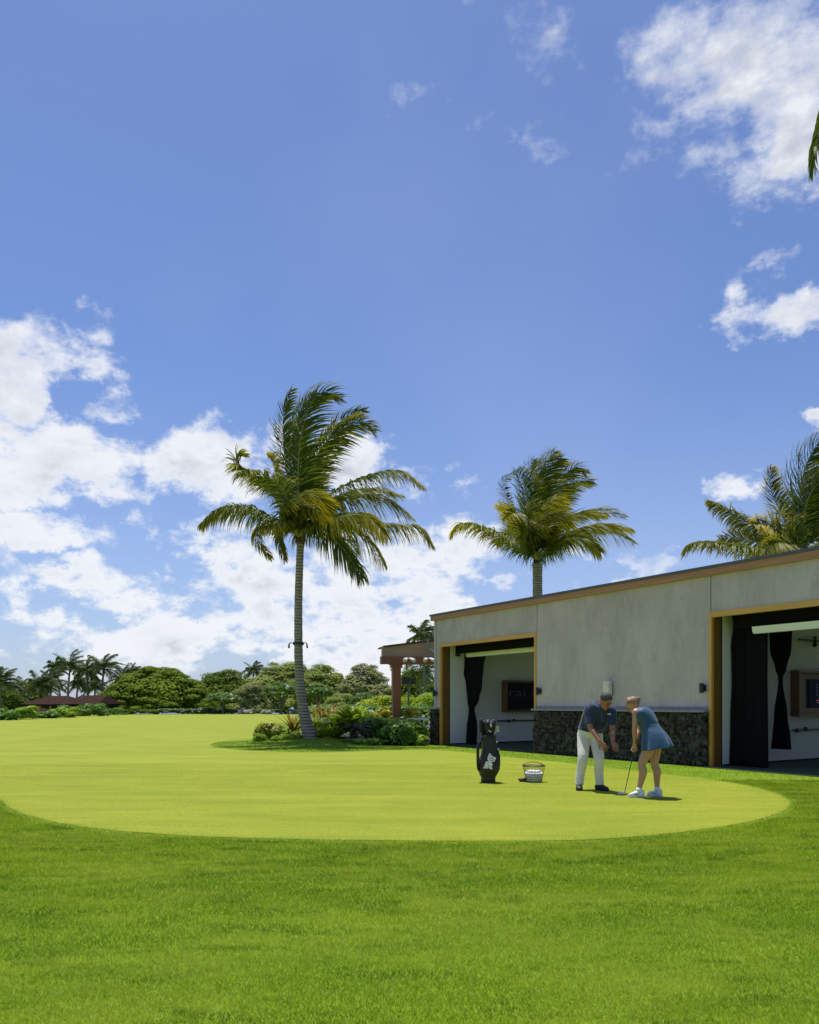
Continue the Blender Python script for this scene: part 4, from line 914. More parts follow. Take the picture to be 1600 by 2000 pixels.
def shrub(px, y, ptop, wpx, mt, label, n=1500, size=.09, pads=10, name='shrub', zb=0.0, dy=None, group=None, cat='shrub', flat=.75, seed=1, pbot=None):
    q = random.Random(seed); g_ = np.random.default_rng(seed + 100)
    p = at(px, y, zb); Rx = wpx/2/F*y; top = hz(ptop, y) - zb; bot = (hz(pbot, y) - zb) if pbot else 0
    Ry = dy or Rx*.8; L = []
    for i in range(pads):
        a = q.uniform(0, 2*math.pi); k = q.uniform(.15, .8); s = max(min(Rx, Ry, top)*q.uniform(.35, .55), .05)
        zc = bot + (top - bot - s*flat)*q.uniform(.25, 1)*(1 - .35*k*k)
        L.append(leafcloud((math.cos(a)*(Rx - s*.7)*k*1.25, math.sin(a)*(Ry - s*.7)*k*1.25, zc), (s, s, s*flat), n//pads, size, g_, up=.5, shell=.5))
    L.append(leafcloud((0, 0, (bot+top)*.42), (Rx*.8, Ry*.8, (top-bot)*.45), n//4, size*1.2, g_, up=.5, shell=.3))
    t = empty(name, p, 0, label=label, cat=cat, group=group)
    V, Fq = joinVF(L); V[:, 2] = np.maximum(V[:, 2], .0); link('foliage', npmesh('foliage', V, Fq), M[mt], t)
    st = MB()
    for i in range(5):
        a = q.uniform(0, 6.28); st.tube([(0, 0, 0), (math.cos(a)*Rx*.3, math.sin(a)*Ry*.3, top*.4), (math.cos(a)*Rx*.55, math.sin(a)*Ry*.55, top*.75)], [.02, .015, .006], 5)
    st.go('stems', M['bark'], t); return t

def blade_leaf(p, az, el, l, w, arch, q, seg=6, fold=.25):
    pts = [Vector(p)]; d = Vector((math.cos(az)*math.cos(el), math.sin(az)*math.cos(el), math.sin(el)))
    side = Vector((-math.sin(az), math.cos(az), 0))
    for i in range(seg):
        pts.append(pts[-1] + d*l/seg); d = (d + Vector((math.cos(az)*.1, math.sin(az)*.1, -arch/seg*(1+i*.4)))).normalized()
    V = []; Fc = []
    for i, c in enumerate(pts):
        t = i/seg; ww = w*(math.sin(math.pi*min(1, .18 + t*.82))**.7 if t < 1 else .03)
        nrm = side.cross(d); V += [c - side*ww + Vector((0, 0, ww*fold)), c, c + side*ww + Vector((0, 0, ww*fold))]
    for i in range(seg):
        a = 3*i; Fc += [(a, a+1, a+4, a+3), (a+1, a+2, a+5, a+4)]
    return V, Fc
def strap_plant(px, y, ptop, mt, label, n=26, w=.035, name='ti_plant', heads=((0, 0, 0),), arch=.6, seed=1, zb=.08, elmin=35, group=None, sc=1.0, stem=.12):
    q = random.Random(seed); p = at(px, y, zb); H = hz(ptop, y) - zb; m = MB(); st = MB()
    for hx, hy, hh in heads:
        hb = Vector((hx, hy, H*(stem + hh)))
        st.tube([(hx*.3, hy*.3, 0), hb], [.03, .025], 6)
        for i in range(n):
            el = R(q.uniform(elmin, 88)); l = (H - hb.z)*q.uniform(.8, 1.08)*sc / max(math.sin(el), .75)
            V, Fc = blade_leaf(hb + Vector((0, 0, q.uniform(-.04, .08))), q.uniform(0, 6.28), el, l, w*q.uniform(.8, 1.2), arch*q.uniform(.5, 1.4), q); m.add(V, Fc)
    t = empty(name, p, 0, label=label, cat='plant', group=group); m.go('leaves', M[mt], t); st.go('stem', M['bark'], t); return t
# front bed, from left to right
shrub(526, 26.6, 1410, 66, 'lf_croton', 'yellow and dark speckled croton bush at the left tip of the bed', 4600, .065, 26, zb=.02, seed=31)
shrub(508, 26.0, 1432, 34, 'lf_bright', 'low leafy tuft at the left foot of the croton bush', 1500, .05, 12, zb=.02, seed=312, name='low_shrub', flat=.5)
shrub(556, 27.4, 1418, 50, 'lf_bright', 'leafy bush between the croton and the spiky rust plant', 2400, .06, 14, zb=.04, seed=313)
shrub(562, 25.9, 1433, 62, 'lf_bright', 'low bright green mound of leaves at the front left of the bed', 1800, .05, 14, zb=.08, flat=.5, seed=32, name='low_shrub')
shrub(540, 25.6, 1438, 30, 'lf_bright', 'smallest ground-hugging green tuft before the croton bush', 900, .04, 8, zb=.08, flat=.5, seed=132, name='low_shrub')
strap_plant(573, 27.8, 1389, 'lf_tired', 'spiky olive and rust plant left of the palm base', 40, .05, arch=.12, seed=33, elmin=35)
shrub(580, 26.9, 1428, 30, 'lf_croton', 'small dark croton just left of the palm base', 1200, .06, 8, zb=.1, seed=331)
strap_plant(612, 27.3, 1392, 'lf_tired', 'orange-tinged strap plant just right of the palm trunk', 26, .04, arch=.5, seed=34, heads=((0, 0, 0), (.25, .2, -.05)))
strap_plant(632, 27.0, 1396, 'lf_ti', 'lime green broad-leaved plant behind the white spider lily', 50, .055, arch=.5, seed=35, heads=((0, 0, .1), (.3, .2, .0), (-.2, .3, 0)), elmin=20)
strap_plant(645, 26.2, 1412, 'lf_ti', 'low lime strap plant at the front of the bed right of the palm', 44, .045, arch=.6, seed=36, heads=((0, 0, 0), (-.35, .1, -.03), (.2, .1, -.03)), elmin=25, stem=.06)
strap_plant(684, 27.6, 1370, 'lf_ti', 'large upright light green ti plant in the centre of the bed', 70, .075, arch=.30, seed=37, heads=((0, 0, .18), (.12, .2, .1)), elmin=25, sc=.95)
strap_plant(650, 29.5, 1368, 'lf_tired', 'olive rust-tipped ti plant at the back of the bed', 30, .045, arch=.5, seed=38, heads=((0, 0, .2), (.4, .1, .15), (-.5, 0, .1)))
strap_plant(628, 30.5, 1374, 'lf_ti', 'dull green ti plant behind the palm trunk', 28, .045, arch=.5, seed=39, heads=((0, 0, .2),))
strap_plant(700, 30.5, 1374, 'lf_ti', 'narrow green ti plant behind the large upright one', 26, .045, arch=.5, seed=391, heads=((0, 0, .2), (.3, 0, .1)))
shrub(622, 26.6, 1424, 34, 'lf_bright', 'yellow-green leafy bush filling the gap right of the palm base', 1500, .06, 10, zb=.1, seed=40)
shrub(655, 28.2, 1398, 60, 'lf_bright', 'light green leafy bush behind the spider lily', 2200, .07, 12, zb=.08, seed=401)
# cycad
t = empty('cycad', at(690, 26.0, .1), 0, label='dark cycad with arching feather fronds and stubby trunk in the front of the bed', cat='cycad')
MB().tube([(0, 0, 0), (.02, 0, .16), (0, 0, .28)], [.14, .15, .11], 12, 4).go('trunk', M['husk'], t, True)
parts = []; rr = MB()
for i in range(26):
    a = i*2.39996; e = R(50 - 45*(i/26)); d = Vector((math.cos(a)*math.cos(e), math.sin(a)*math.cos(e)*.8, math.sin(e))); P = [Vector((0, 0, .28))]
    for s in range(4): P.append(P[-1] + d*.20); d = (d + Vector((0, 0, -.34))).normalized()
    r, V, Fq, T = frond_geo(P, L=.15, n=30, wind=(0, 0, 0), grav=.2, wid=.009, seed=900+i, rr=.008, yellow=.2); parts.append((V, Fq, T)); rr.add(r.v, r.f)
link('crown', npmesh('crown', *join_arrays(parts)), M['lf_cycad'], t); rr.go('frond_ribs', M['lf_cycad'], t)
shrub(728, 26.6, 1392, 62, 'lf_shrub', 'dark green bush between the cycad and the big front bush', 3200, .075, 16, seed=41)
shrub(760, 27.0, 1398, 60, 'lf_shrub', 'dark green bush below the yellow croton, left of the walkway post foot', 2600, .075, 14, seed=411)
shrub(789, 25.2, 1398, 92, 'lf_shrub', 'large glossy green bush beside the stone base', 6500, .075, 26, seed=42, dy=1.0)
shrub(820, 26.4, 1393, 40, 'lf_bright', 'light green bush behind the large glossy one, near the white bench', 1600, .07, 10, seed=421, flat=.8)
shrub(718, 24.9, 1440, 104, 'lf_shrub', 'low clipped ground-cover strip in front of the cycad', 4200, .04, 30, seed=43, dy=.45, flat=.45, name='ground_cover_hedge', cat='hedge')
shrub(822, 24.5, 1432, 30, 'lf_bright', 'small light green bush against the lava stone pillar', 1200, .055, 10, seed=431)
shrub(750, 29.2, 1371, 44, 'lf_yellow', 'bright yellow croton left of the walkway post', 2200, .10, 14, seed=44)
shrub(806, 29.8, 1376, 50, 'lf_yellow', 'bright yellow croton right of the walkway post', 2200, .10, 14, seed=45)
shrub(733, 28.6, 1386, 34, 'lf_yellow', 'small yellow-leaved croton in front of the larger one left of the post', 1200, .08, 10, seed=451)
shrub(838, 29.0, 1386, 34, 'lf_bright', 'feathery light green shrub touching the stone pillar top', 1200, .09, 10, seed=452)
strap_plant(826, 27.4, 1388, 'lf_ti', 'small arching green fern-like plant by the stone pillar', 22, .03, arch=1.4, seed=46, elmin=20)
# lilies
def lily(px, y, py, label, n=4):
    q = random.Random(px); z = hz(py, y); t = empty('spider_lily', at(px, y, .08), 0, label=label, cat='flower', group='white spider lilies in the bed'); s = MB(); f = MB()
    for k in range(n):
        dx = (k - n/2)*.1 + q.uniform(-.05, .05); dz = q.uniform(-.08, .06)
        s.tube([(0, 0, 0), (dx*.5, 0, (z-.08)*.5), (dx, -.02, z - .08 + dz)], .008, 5)
        for i in range(12):
            V, Fc = blade_leaf((dx, -.02, z - .08 + dz), q.uniform(0, 6.28), R(q.uniform(-5, 60)), q.uniform(.09, .15), .010, 1.6, q, 3); f.add(V, Fc)
    s.go('stems', M['lf_ti'], t); f.go('petals', M['petal'], t)
lily(634, 25.9, 1406, 'white spider lily right of the palm base', 4); lily(660, 28.4, 1389, 'pale spider lily behind the lime plants', 3); lily(722, 27.6, 1387, 'violet-white spider lily left of the yellow croton', 5); lily(697, 29.2, 1378, 'small white spider lily beside the large ti plant', 2)
# rocks
def rock(px, y, r, label, zb=0, seed=1, mt='pebble', n=7):
    q = random.Random(seed); t = empty('rock_pile', at(px, y, zb), 0, label=label, cat='rocks', group='rock piles'); m = MB()
    for i in range(n):
        a = q.uniform(.35, .6)*r; c = Vector((q.uniform(-1, 1)*r, q.uniform(-.5, .5)*r, a*.5 + q.uniform(0, .5)*r*.5))
        m.ell(c, (a*q.uniform(.8, 1.3), a*.2*q.uniform(-1, 1), 0), (0, a, a*.2), (0, 0, a*q.uniform(.6, 1)), 8, 6)
    me = m.me('rocks'); co_ = np.empty(len(me.vertices)*3, np.float32); me.vertices.foreach_get('co', co_); co_ += np.random.default_rng(seed).normal(0, r*.035, co_.shape).astype(np.float32); me.vertices.foreach_set('co', co_)
    link('boulders', me, M[mt], t)
rock(806, 34, .50, 'grey-violet boulders beyond the bed, right of the walkway post', .35, 51, n=12); rock(826, 34.5, .42, 'small grey boulders beside the stone pillar', .3, 54, n=9)
rock(480, 97.5, .7, 'lava rocks at the foot of the far trees, right of the low plumeria', 0, 52); rock(520, 97.8, .6, 'lava rocks under the forked plumeria tree', 0, 53); rock(588, 97, .9, 'grey boulders behind the base of the tall palm', 0, 55, n=12)
# hedges
def hedge(x0, x1, y, ptop, mt, label, n, size, dep=.8, zb=0, seed=1, lump=.12, name='hedge', pbot=None):
    g_ = np.random.default_rng(seed); q = random.Random(seed); xa, xb = at(x0, y).x, at(x1, y).x; H = hz(ptop, y) - zb; L = []; W_ = xb - xa
    k = max(4, int(W_ / (H*.45)))
    for i in range(k):
        for _ in range(3):
            s = H*q.uniform(.28, .42); L.append(leafcloud((-W_/2 + (i + q.random())/k*W_, q.uniform(-.5, .5)*dep, H - s*.75 - q.random()*H*.5 * (q.random() < .6) + q.uniform(-lump, lump)*H), (s*1.2, dep*.55, s*.75), n//k//3, size, g_, up=.6, shell=.5))
    t = empty(name, ((xa+xb)/2, y, zb), 0, label=label, cat='hedge'); V, Fq = joinVF(L); V[:, 2] = np.maximum(V[:, 2], 0); link('foliage', npmesh('foliage', V, Fq), M[mt], t)
    st = MB()
    for i in range(k*2): xx = -W_/2 + (i+.5)/(2*k)*W_; st.tube([(xx, 0, 0), (xx + .05, .03, H*.6)], [.02, .012], 5)
    st.go('stems', M['bark'], t); return t
hedge(712, 782, 56, 1358, 'lf_hedge', 'clipped yellow-green hedge left of and behind the walkway post', 4500, .10, 1.2, seed=61, lump=.03)
hedge(783, 833, 56.5, 1360, 'lf_hedge', 'clipped yellow-green hedge right of the walkway post', 3600, .10, 1.2, seed=62, lump=.03)
hedge(832, 880, 54, 1354, 'lf_bright', 'rounded green hedge at the corner of the grey building', 3200, .10, 1.4, seed=63, lump=.06)
hedge(600, 715, 50, 1378, 'lf_shrub', 'dark low hedge beyond the bed, behind the ti plants', 5200, .11, 1.2, seed=64, lump=.12)
hedge(704, 850, 44, 1376, 'lf_shrub', 'dark green hedge in front of the clipped yellow one', 4800, .11, 1.0, seed=65)
hedge(314, 383, 98, 1384.5, 'lf_white', 'low hedge dotted with white flowers under the dome tree', 3400, .13, 1.4, seed=66)
hedge(384, 424, 98, 1383, 'lf_white', 'low white-flowered hedge left of the low plumeria', 2400, .13, 1.4, seed=67)
hedge(424, 520, 99, 1385, 'lf_shrub', 'low dark hedge between the two nearer plumeria trees', 3600, .14, 1.4, seed=68)
hedge(505, 640, 99.5, 1386, 'lf_shrub', 'low dark hedge on the far edge behind the tall palm', 4200, .14, 1.4, seed=69)
hedge(196, 316, 99, 1386, 'lf_dark', 'low dark hedge along the foot of the dome tree', 4200, .15, 1.6, seed=70)
for i, (x0, x1, y, pt_, mt_, lab) in enumerate(((-60, 34, 62.5, 1389, 'lf_shrub', 'low green bushes at the left edge of the green'), (30, 66, 66, 1384, 'lf_bright', 'green bush in front of the lower red roof'), (64, 110, 70, 1392, 'lf_shrub', 'low bushes below the left part of the red roof'),
        (104, 150, 74, 1383, 'lf_bright', 'light green bushes before the red-roofed house'), (120, 200, 82, 1378, 'lf_shrub', 'taller green bushes before the right half of the house'), (186, 240, 90, 1386, 'lf_shrub', 'bushes between the house and the dome tree'))):
    hedge(x0, x1, y, pt_, mt_, lab, 3000, .13, 1.6, zb=ground_z(at((x0+x1)/2, y).x, y), seed=80 + i, lump=.3, name='bushes')

# ------------------------------------------------------------------ far house
def hip(m, x0, x1, y0, y1, ze, zr, inset=None, th=.18):
    ins = (y1 - y0)/2 if inset is None else inset; ym = (y0+y1)/2
    P = [(x0, y0, ze), (x1, y0, ze), (x1, y1, ze), (x0, y1, ze), (x0+ins, ym, zr), (x1-ins, ym, zr)]
    Q = [(a, b, c - th) for a, b, c in P[:4]]
    m.add(P + Q, [(0, 1, 5, 4), (1, 2, 5), (2, 3, 4, 5), (3, 0, 4), (0, 6, 7, 1), (1, 7, 8, 2), (2, 8, 9, 3), (3, 9, 6, 0), (6, 9, 8, 7)])
HY = 95.0; hx0, hx1 = at(64, HY).x, at(212, HY).x; hb = -1.7
t = empty('house', ((hx0+hx1)/2, HY, hb), 0, label='low red-roofed house with dark walls among the palms at far left', cat='house'); cx = (hx0+hx1)/2
ze = hz(1375.5, HY) - hb; zr = hz(1359, HY) - hb; W_ = (hx1-hx0)/2
r = MB(); hip(r, -W_, W_*.30, -3.6, 4.4, ze, zr, 1.9); hip(r, W_*.10, W_, -3.2, 4.8, ze + .04, zr + .06, .5); r.go('roof', M['rooft'], t)
MB().box(-W_ + 1, W_ - .8, -2.4, 3.6, 0, ze - .19).go('wall', M['housewall'], t)
p_ = MB(); 
for i in range(7): x = -W_ + 1.1 + i*(2*W_ - 2)/6; p_.box(x - .09, x + .09, -3.0, -2.82, 0, ze - .19)
p_.go('porch_posts', M['taupe'], t)
wd = MB()
for i in range(6): x = -W_ + 2 + i*(2*W_ - 3.5)/6; wd.box(x, x + .95, -2.43, -2.402, 1.0, ze - .5)
wd.go('windows', mat('dark_glass', (.02, .025, .03), .1), t)
MB().box(.4*W_, .4*W_ + .25, -1.4, -1.1, ze + .5, zr + .1).go('vent', M['taupe'], t)
HY2 = 77.0; a, b = at(14, HY2).x, at(104, HY2).x; zb_ = ground_z((a+b)/2, HY2)
t = empty('house', ((a+b)/2, HY2, zb_), 0, label='lower red roof of an outbuilding sunk behind the bushes at far left', cat='house'); W_ = (b-a)/2
r = MB(); hip(r, -W_, W_, -2.5, 2.5, hz(1394, HY2) - zb_, hz(1380, HY2) - zb_, 1.6); r.go('roof', M['rooft'], t)
MB().box(-W_ + .5, W_ - .5, -2, 2, 0, hz(1394, HY2) - zb_ - .19).go('wall', M['housewall'], t)

# ------------------------------------------------------------------ covered walkway behind the building
WY = 30.0; t = empty('covered_walkway', at(774, WY, 0), R(12), label='red-brown walkway pergola with square post beside the grey building', cat='walkway roof')
zz_ = lambda py: hz(py, WY)
bx = MB().box(-.16, .16, -.16, .16, 0, zz_(1305)); o = bx.go('post', M['red'], t)
cpm = MB().box(-.21, .21, -.21, .21, zz_(1305), zz_(1299)).box(-.25, .25, -.25, .25, zz_(1299) + .001, zz_(1297.5)); cpm.go('capital', M['red'], t)
xl = (743 - 774)/F*WY
MB().box(xl, 3.2, -.17, .17, zz_(1297.5) + .002, zz_(1283)).go('beam', M['red'], t)
MB().box(xl + .05, 3.2, -.10, .12, zz_(1283) + .002, zz_(1264)).go('upper_beam', M['taupe'], t)
z1_, z2_ = zz_(1265), zz_(1245)
rf = MB(); rf.loft([[(xl + .10, -.22, z1_), (xl + .10, -.22, z1_ + .06), (xl + .10, 1.2, z1_ + .06), (xl + .10, 1.2, z1_)], [(3.2, -.22, z2_ + .10), (3.2, -.22, z2_ + .16), (3.2, 1.2, z2_ + .16), (3.2, 1.2, z2_ + .10)]]).go('roof', M['rooft2'], t)
fz = MB(); fz.loft([[(xl + .35, -.13, zz_(1264)), (xl + .35, -.101, zz_(1264)), (xl + .35, -.101, z1_ + .02), (xl + .35, -.13, z1_ + .02)], [(3.2, -.13, zz_(1272)), (3.2, -.101, zz_(1272)), (3.2, -.101, z2_ + .08), (3.2, -.13, z2_ + .08)]]).go('gable_board', M['taupe'], t)
rt = MB()
for i in range(9): rt.box(1.0 + i*.22, 1.08 + i*.22, -.62, -.5, z2_ - .0, z2_ + .07)
rt.go('rafter_tails', M['black'], t)
MB().tube([(1.18, -.42, z2_ - .05), (1.18, -.42, zz_(1268)), (1.35, -.40, zz_(1273)), (1.75, -.36, zz_(1278)), (1.85, -.35, zz_(1290)), (1.85, -.35, .4)], .055, 10).go('downspout', M['galv'], t)
MB().box(-.16, .16, .18, 1.2, z1_ - .4, z1_ - .36).go('ledger', M['taupe'], t)
def spot(px, lab):
    p = at(px, WY - .55, hz(1285, WY - .55)); s = empty('spotlight', p, R(12), label=lab, cat='spotlight', group='white spotlights on the walkway beam')
    MB().box(-.16, .16, .13, .20, -.03, .03).go('mount', M['paint'], s)
    for d in (-1, 1): MB().tube([(d*.04, .13, -.01), (d*.09, .02, -.05)], .02, 6).tube([(d*.07, .06, -.02), (d*.17, -.08, -.10), (d*.19, -.11, -.12)], [.04, .075, .08], 12).go('lamp_head', M['paint'], s, True)
spot(799, 'white twin spotlight nearer the walkway post'); spot(838, 'white twin spotlight beside the corner of the grey building')
# speaker pole
p = at(798, 52, 0); s = empty('loudspeaker_pole', p, 0, label='black loudspeaker box on a thin grey pole beyond the walkway', cat='loudspeaker')
MB().tube([(0, 0, 0), (0, 0, hz(1322, 52))], .07, 10).go('pole', M['metal'], s)
MB().box(-.45, .12, -.45, -.08, hz(1337, 52), hz(1322, 52)).go('speaker', M['black'], s); MB().box(.13, .5, -.3, -.02, hz(1337, 52), hz(1325, 52)).go('speaker', M['black'], s)
# white bench behind the bush
p = at(822, 26.2, 0); z0, z1 = hz(1419, 26.2), hz(1404, 26.2); s = empty('bench', p, R(-8), label='white painted wooden bench partly hidden by bushes beside the stone pillar', cat='bench')
for i in range(6): MB().box(-.42 + i*.17, -.38 + i*.17, -.02, .02, z0 + .03, z1 - .03).go('slat', M['paint'], s)
MB().box(-.46, .52, -.025, .025, z1 - .03, z1 + .02).go('top_rail', M['paint'], s); MB().box(-.46, .52, -.4, .025, z0 - .015, z0 + .028).go('seat', M['paint'], s)
for x in (-.45, .48):
    for yy in (-.38, -.0): MB().box(x, x + .05, yy - .02, yy + .02, 0, z0 - .016).go('leg', M['paint'], s)
# ------------------------------------------------------------------ people
def skin_mat(name, c, c2):
    m, nt, b = newmat(name); v = coord(nt); nt.links.new(mixc(nt, ramp(nt, noise(nt, 9, 3, .5, v), .35, .65), c, c2), b.inputs['Base Color'])
    b.inputs['Roughness'].default_value = .5; b.inputs['Subsurface Weight'].default_value = .06; b.inputs['Subsurface Radius'].default_value = (.02, .008, .004); return m
def fabric(name, c, c2=None, sc=6, rough=.75):
    m, nt, b = newmat(name); v = coord(nt, 'Object', (1, 1, .5)); b.inputs['Roughness'].default_value = rough; b.inputs['Sheen Weight'].default_value = .15
    nt.links.new(mixc(nt, ramp(nt, noise(nt, sc, 4, .6, v), .35, .65), c, c2 or tuple(x*.88 for x in c)), b.inputs['Base Color']); bump(nt, b, noise(nt, 14, 3, .55, v, .8), .35, .02); return m
SK1 = skin_mat('tanned_skin', (.36, .165, .095), (.31, .135, .075)); SK2 = skin_mat('light_skin', (.46, .255, .165), (.42, .225, .14))
NAVY = fabric('navy_polo', (.012, .030, .085)); TROU = fabric('cream_trousers', (.74, .70, .65)); TEAL = fabric('blue_dress', (.014, .072, .145), (.011, .055, .112), 4, .6)
GREYH = mat('greying_hair', (.085, .072, .065), .7, (.025, .022, .02), 60, .5); BLOND = mat('blonde_hair', (.36, .22, .105), .6, (.17, .09, .04), 45, .5, stretch=(1, 1, .3))
SHOEB = mat('black_leather', (.010, .010, .011), .6); SHOEW = mat('white_leather', (.78, .78, .80), .45); INK = mat('black_ink', (.01, .01, .012), .5); SOCK = fabric('white_sock', (.75, .75, .77)); SOLE = mat('white_sole', (.7, .7, .72), .6)
EYEM = mat('dark_eye', (.02, .015, .012), .3); LIP = mat('lips', (.33, .12, .09), .5); WHITE_INK = mat('white_print', (.92, .86, .88), .5)

def ringv(c, A, Bv, n=20, p=1.0, mod=None):
    c, A, Bv = Vector(c), Vector(A), Vector(Bv); out = []
    for j in range(n):
        a = 2*math.pi*j/n; x, y = math.cos(a), math.sin(a)
        k = 1 if mod is None else mod(a); x = math.copysign(abs(x)**p, x); y = math.copysign(abs(y)**p, y)
        out.append(c + (A*x + Bv*y)*k)
    return out
def trunkrings(m, rows_, S, n=24, grow=0.0):
    """rows: (centre, half width, half depth); S: across axis; depth axis is square to it and to the spine"""
    S = Vector(S).normalized(); cs = [Vector(r[0]) for r in rows_]; P = []; Q = []
    w_, _ = spline([Vector((r[1], r[2], 0)) for r in rows_], [1]*len(rows_), 5); c_, _ = spline(cs, [1]*len(cs), 5)
    for i, c in enumerate(c_):
        t = (c_[min(i+1, len(c_)-1)] - c_[max(i-1, 0)]).normalized(); s = (S - t*S.dot(t)).normalized(); f = t.cross(s)
        P.append(ringv(c, s*(w_[i].x + grow), f*(w_[i].y + grow), n, .88))
    m.loft(P)
def head(m, c, face, up, s=1.0, fem=False):
    """head with brow, nose, cheeks, chin and ears; c = middle of the skull, face = direction it looks"""
    c = Vector(c); f = Vector(face).normalized(); u = Vector(up); u = (u - f*u.dot(f)).normalized(); r = u.cross(f)
    m.ell(c + u*.022*s - f*.010*s, r*.076*s, f*.094*s, u*.098*s, 20, 14)
    m.ell(c - u*.055*s + f*.022*s, r*.058*s, f*.066*s, u*.070*s, 16, 10)
    m.ell(c - u*.102*s + f*.062*s, r*.026*s, f*.024*s, u*.020*s, 10, 8)
    m.ell(c + u*.012*s + f*.078*s, r*.050*s, f*.018*s, u*.012*s, 12, 6)
    m.tube([c + u*.005*s + f*.086*s, c - u*.028*s + f*.108*s, c - u*.042*s + f*.100*s], [.009*s, .014*s, .012*s], 8, 3)
    for k in (-1, 1):
        m.ell(c - u*.030*s + f*.060*s + r*k*.036*s, r*.020*s, f*.02*s, u*.02*s, 8, 6)
        m.ell(c - u*.012*s - f*.005*s + r*k*.079*s, r*.008*s, f*.018*s - r*k*.004*s, u*.030*s, 8, 8)
    m.ell(c - u*.070*s + f*.082*s, r*.024*s, f*.011*s, u*.011*s, 8, 6)
    return f, u, r
def features(c, f, u, r, s, parent, brow, mt):
    c = Vector(c); e = MB(); b = MB(); l = MB()
    for k in (-1, 1):
        e.ell(c - u*.004*s + f*.082*s + r*k*.031*s, r*.013*s, f*.008*s, u*.006*s, 8, 6)
        b.tube([c + u*.018*s + f*.092*s + r*k*.014*s, c + u*.022*s + f*.090*s + r*k*.032*s, c + u*.015*s + f*.080*s + r*k*.048*s], .0045*s, 6)
    l.tube([c - u*.070*s + f*.089*s - r*.020*s, c - u*.071*s + f*.095*s, c - u*.070*s + f*.089*s + r*.020*s], .0045*s, 6)
    e.go('eyes', EYEM, parent, True); b.go('eyebrows', brow, parent, True); l.go('mouth', LIP, parent, True)
def hand(m, wr, d, n, side, curl=.25, spread=.12, s=1.0, thumb=.8):
    """wr wrist, d towards the knuckles, n out of the back of the hand, side: +1 thumb on the d x n side"""
    wr, d, n = Vector(wr), Vector(d).normalized(), Vector(n); n = (n - d*n.dot(d)).normalized(); sd = d.cross(n)*side
    m.loft([ringv(wr - d*.01, sd*.027*s, n*.020*s, 14), ringv(wr + d*.02*s, sd*.031*s, n*.017*s, 14), ringv(wr + d*.06*s, sd*.041*s, n*.015*s, 14, .8), ringv(wr + d*.093*s, sd*.040*s, n*.012*s, 14, .8)])
    for i, (o, l) in enumerate(((.031, .072), (.011, .080), (-.010, .075), (-.030, .058))):
        p = wr + d*(.086 - abs(o)*.12)*s + sd*o*s; dd = (d + sd*o*spread*25*.3).normalized(); pts = [p]; a = curl*.6
        for k in (.45, .32, .23):
            q = (dd*math.cos(a) - n*math.sin(a)).normalized(); pts.append(pts[-1] + q*l*k*s); a += curl
        m.tube(pts, [.0092*s, .0084*s, .0076*s, .0062*s], 8, 2)
    p = wr + d*.022*s + sd*.026*s; q = (d*.62 + sd*thumb - n*.25).normalized(); q2 = (d*.95 + sd*.25 - n*.35*(1+curl)).normalized()
    m.tube([p, p + q*.036*s, p + q*.036*s + q2*.030*s, p + q*.036*s + q2*.054*s], [.014*s, .0115*s, .0102*s, .008*s], 8, 2)

# man -----------------------------------------------------------------
MY = 2025/170.0; mo = at(1155, MY, .004)
man = empty('person', mo, 0, label='man in navy polo and cream trousers leaning forward with both hands held low', cat='person')
S = Vector((1, -.26, -.10)); S1 = S.normalized()
pel = (.010, .150, .90)
torso = [((.012, .145, .80), .155, .105), ((.010, .150, .90), .172, .125), ((.030, .105, 1.00), .168, .125), ((.055, .015, 1.10), .185, .132), ((.082, -.085, 1.20), .198, .130), ((.100, -.150, 1.27), .192, .105), ((.110, -.195, 1.32), .110, .075)]
shR = Vector((-.062, -.115, 1.255)); elR = Vector((-.058, -.190, .985)); wrR = Vector((.050, -.345, .775))
shL = Vector((.262, -.205, 1.230)); elL = Vector((.262, -.255, .965)); wrL = Vector((.232, -.390, .775))
hc = Vector((.145, -.315, 1.385)); fd = Vector((.42, -.62, -.60)); hu = Vector((.15, -.35, .9))
hipL, hipR = Vector((-.075, .165, .86)), Vector((.105, .130, .85)); knL, knR = Vector((-.128, .02, .475)), Vector((.112, -.03, .475)); anL, anR = Vector((-.168, .075, .09)), Vector((.135, .02, .09))
b = MB(); trunkrings(b, torso, S, grow=-.012)
b.tube([(.100, -.165, 1.27), (.118, -.225, 1.335), tuple(hc - Vector((.0, -.02, .02)))], [.068, .060, .056], 14, 3)
f_, u_, r_ = head(b, hc, fd, hu, 1.06)
for sh, el, wr in ((shR, elR, wrR), (shL, elL, wrL)):
    b.tube([sh + Vector((.05 if sh.x < .1 else -.05, .01, .02)), sh, (sh+el)/2, el, el + (wr-el)*.35, wr], [.05, .058, .052, .043, .044, .028], 14, 4)
hand(b, wrR, Vector((.48, -.30, -.72)), Vector((-.35, -.80, .10)), 1, curl=.28, spread=.55, s=1.12)
hand(b, wrL, Vector((.16, -.52, -.70)), Vector((.30, -.75, .50)), -1, curl=.20, spread=.65, s=1.12)
for h, k, a in ((hipL, knL, anL), (hipR, knR, anR)):
    b.tube([h, (h+k)/2, k, k + (a-k)*.35 + Vector((0, .02, 0)), a, a - Vector((0, 0, .05))], [.085, .078, .054, .055, .036, .036], 14, 4)
b.fuse('body', SK1, man, .0042, 3)
features(hc, f_, u_, r_, 1.06, man, GREYH, None)
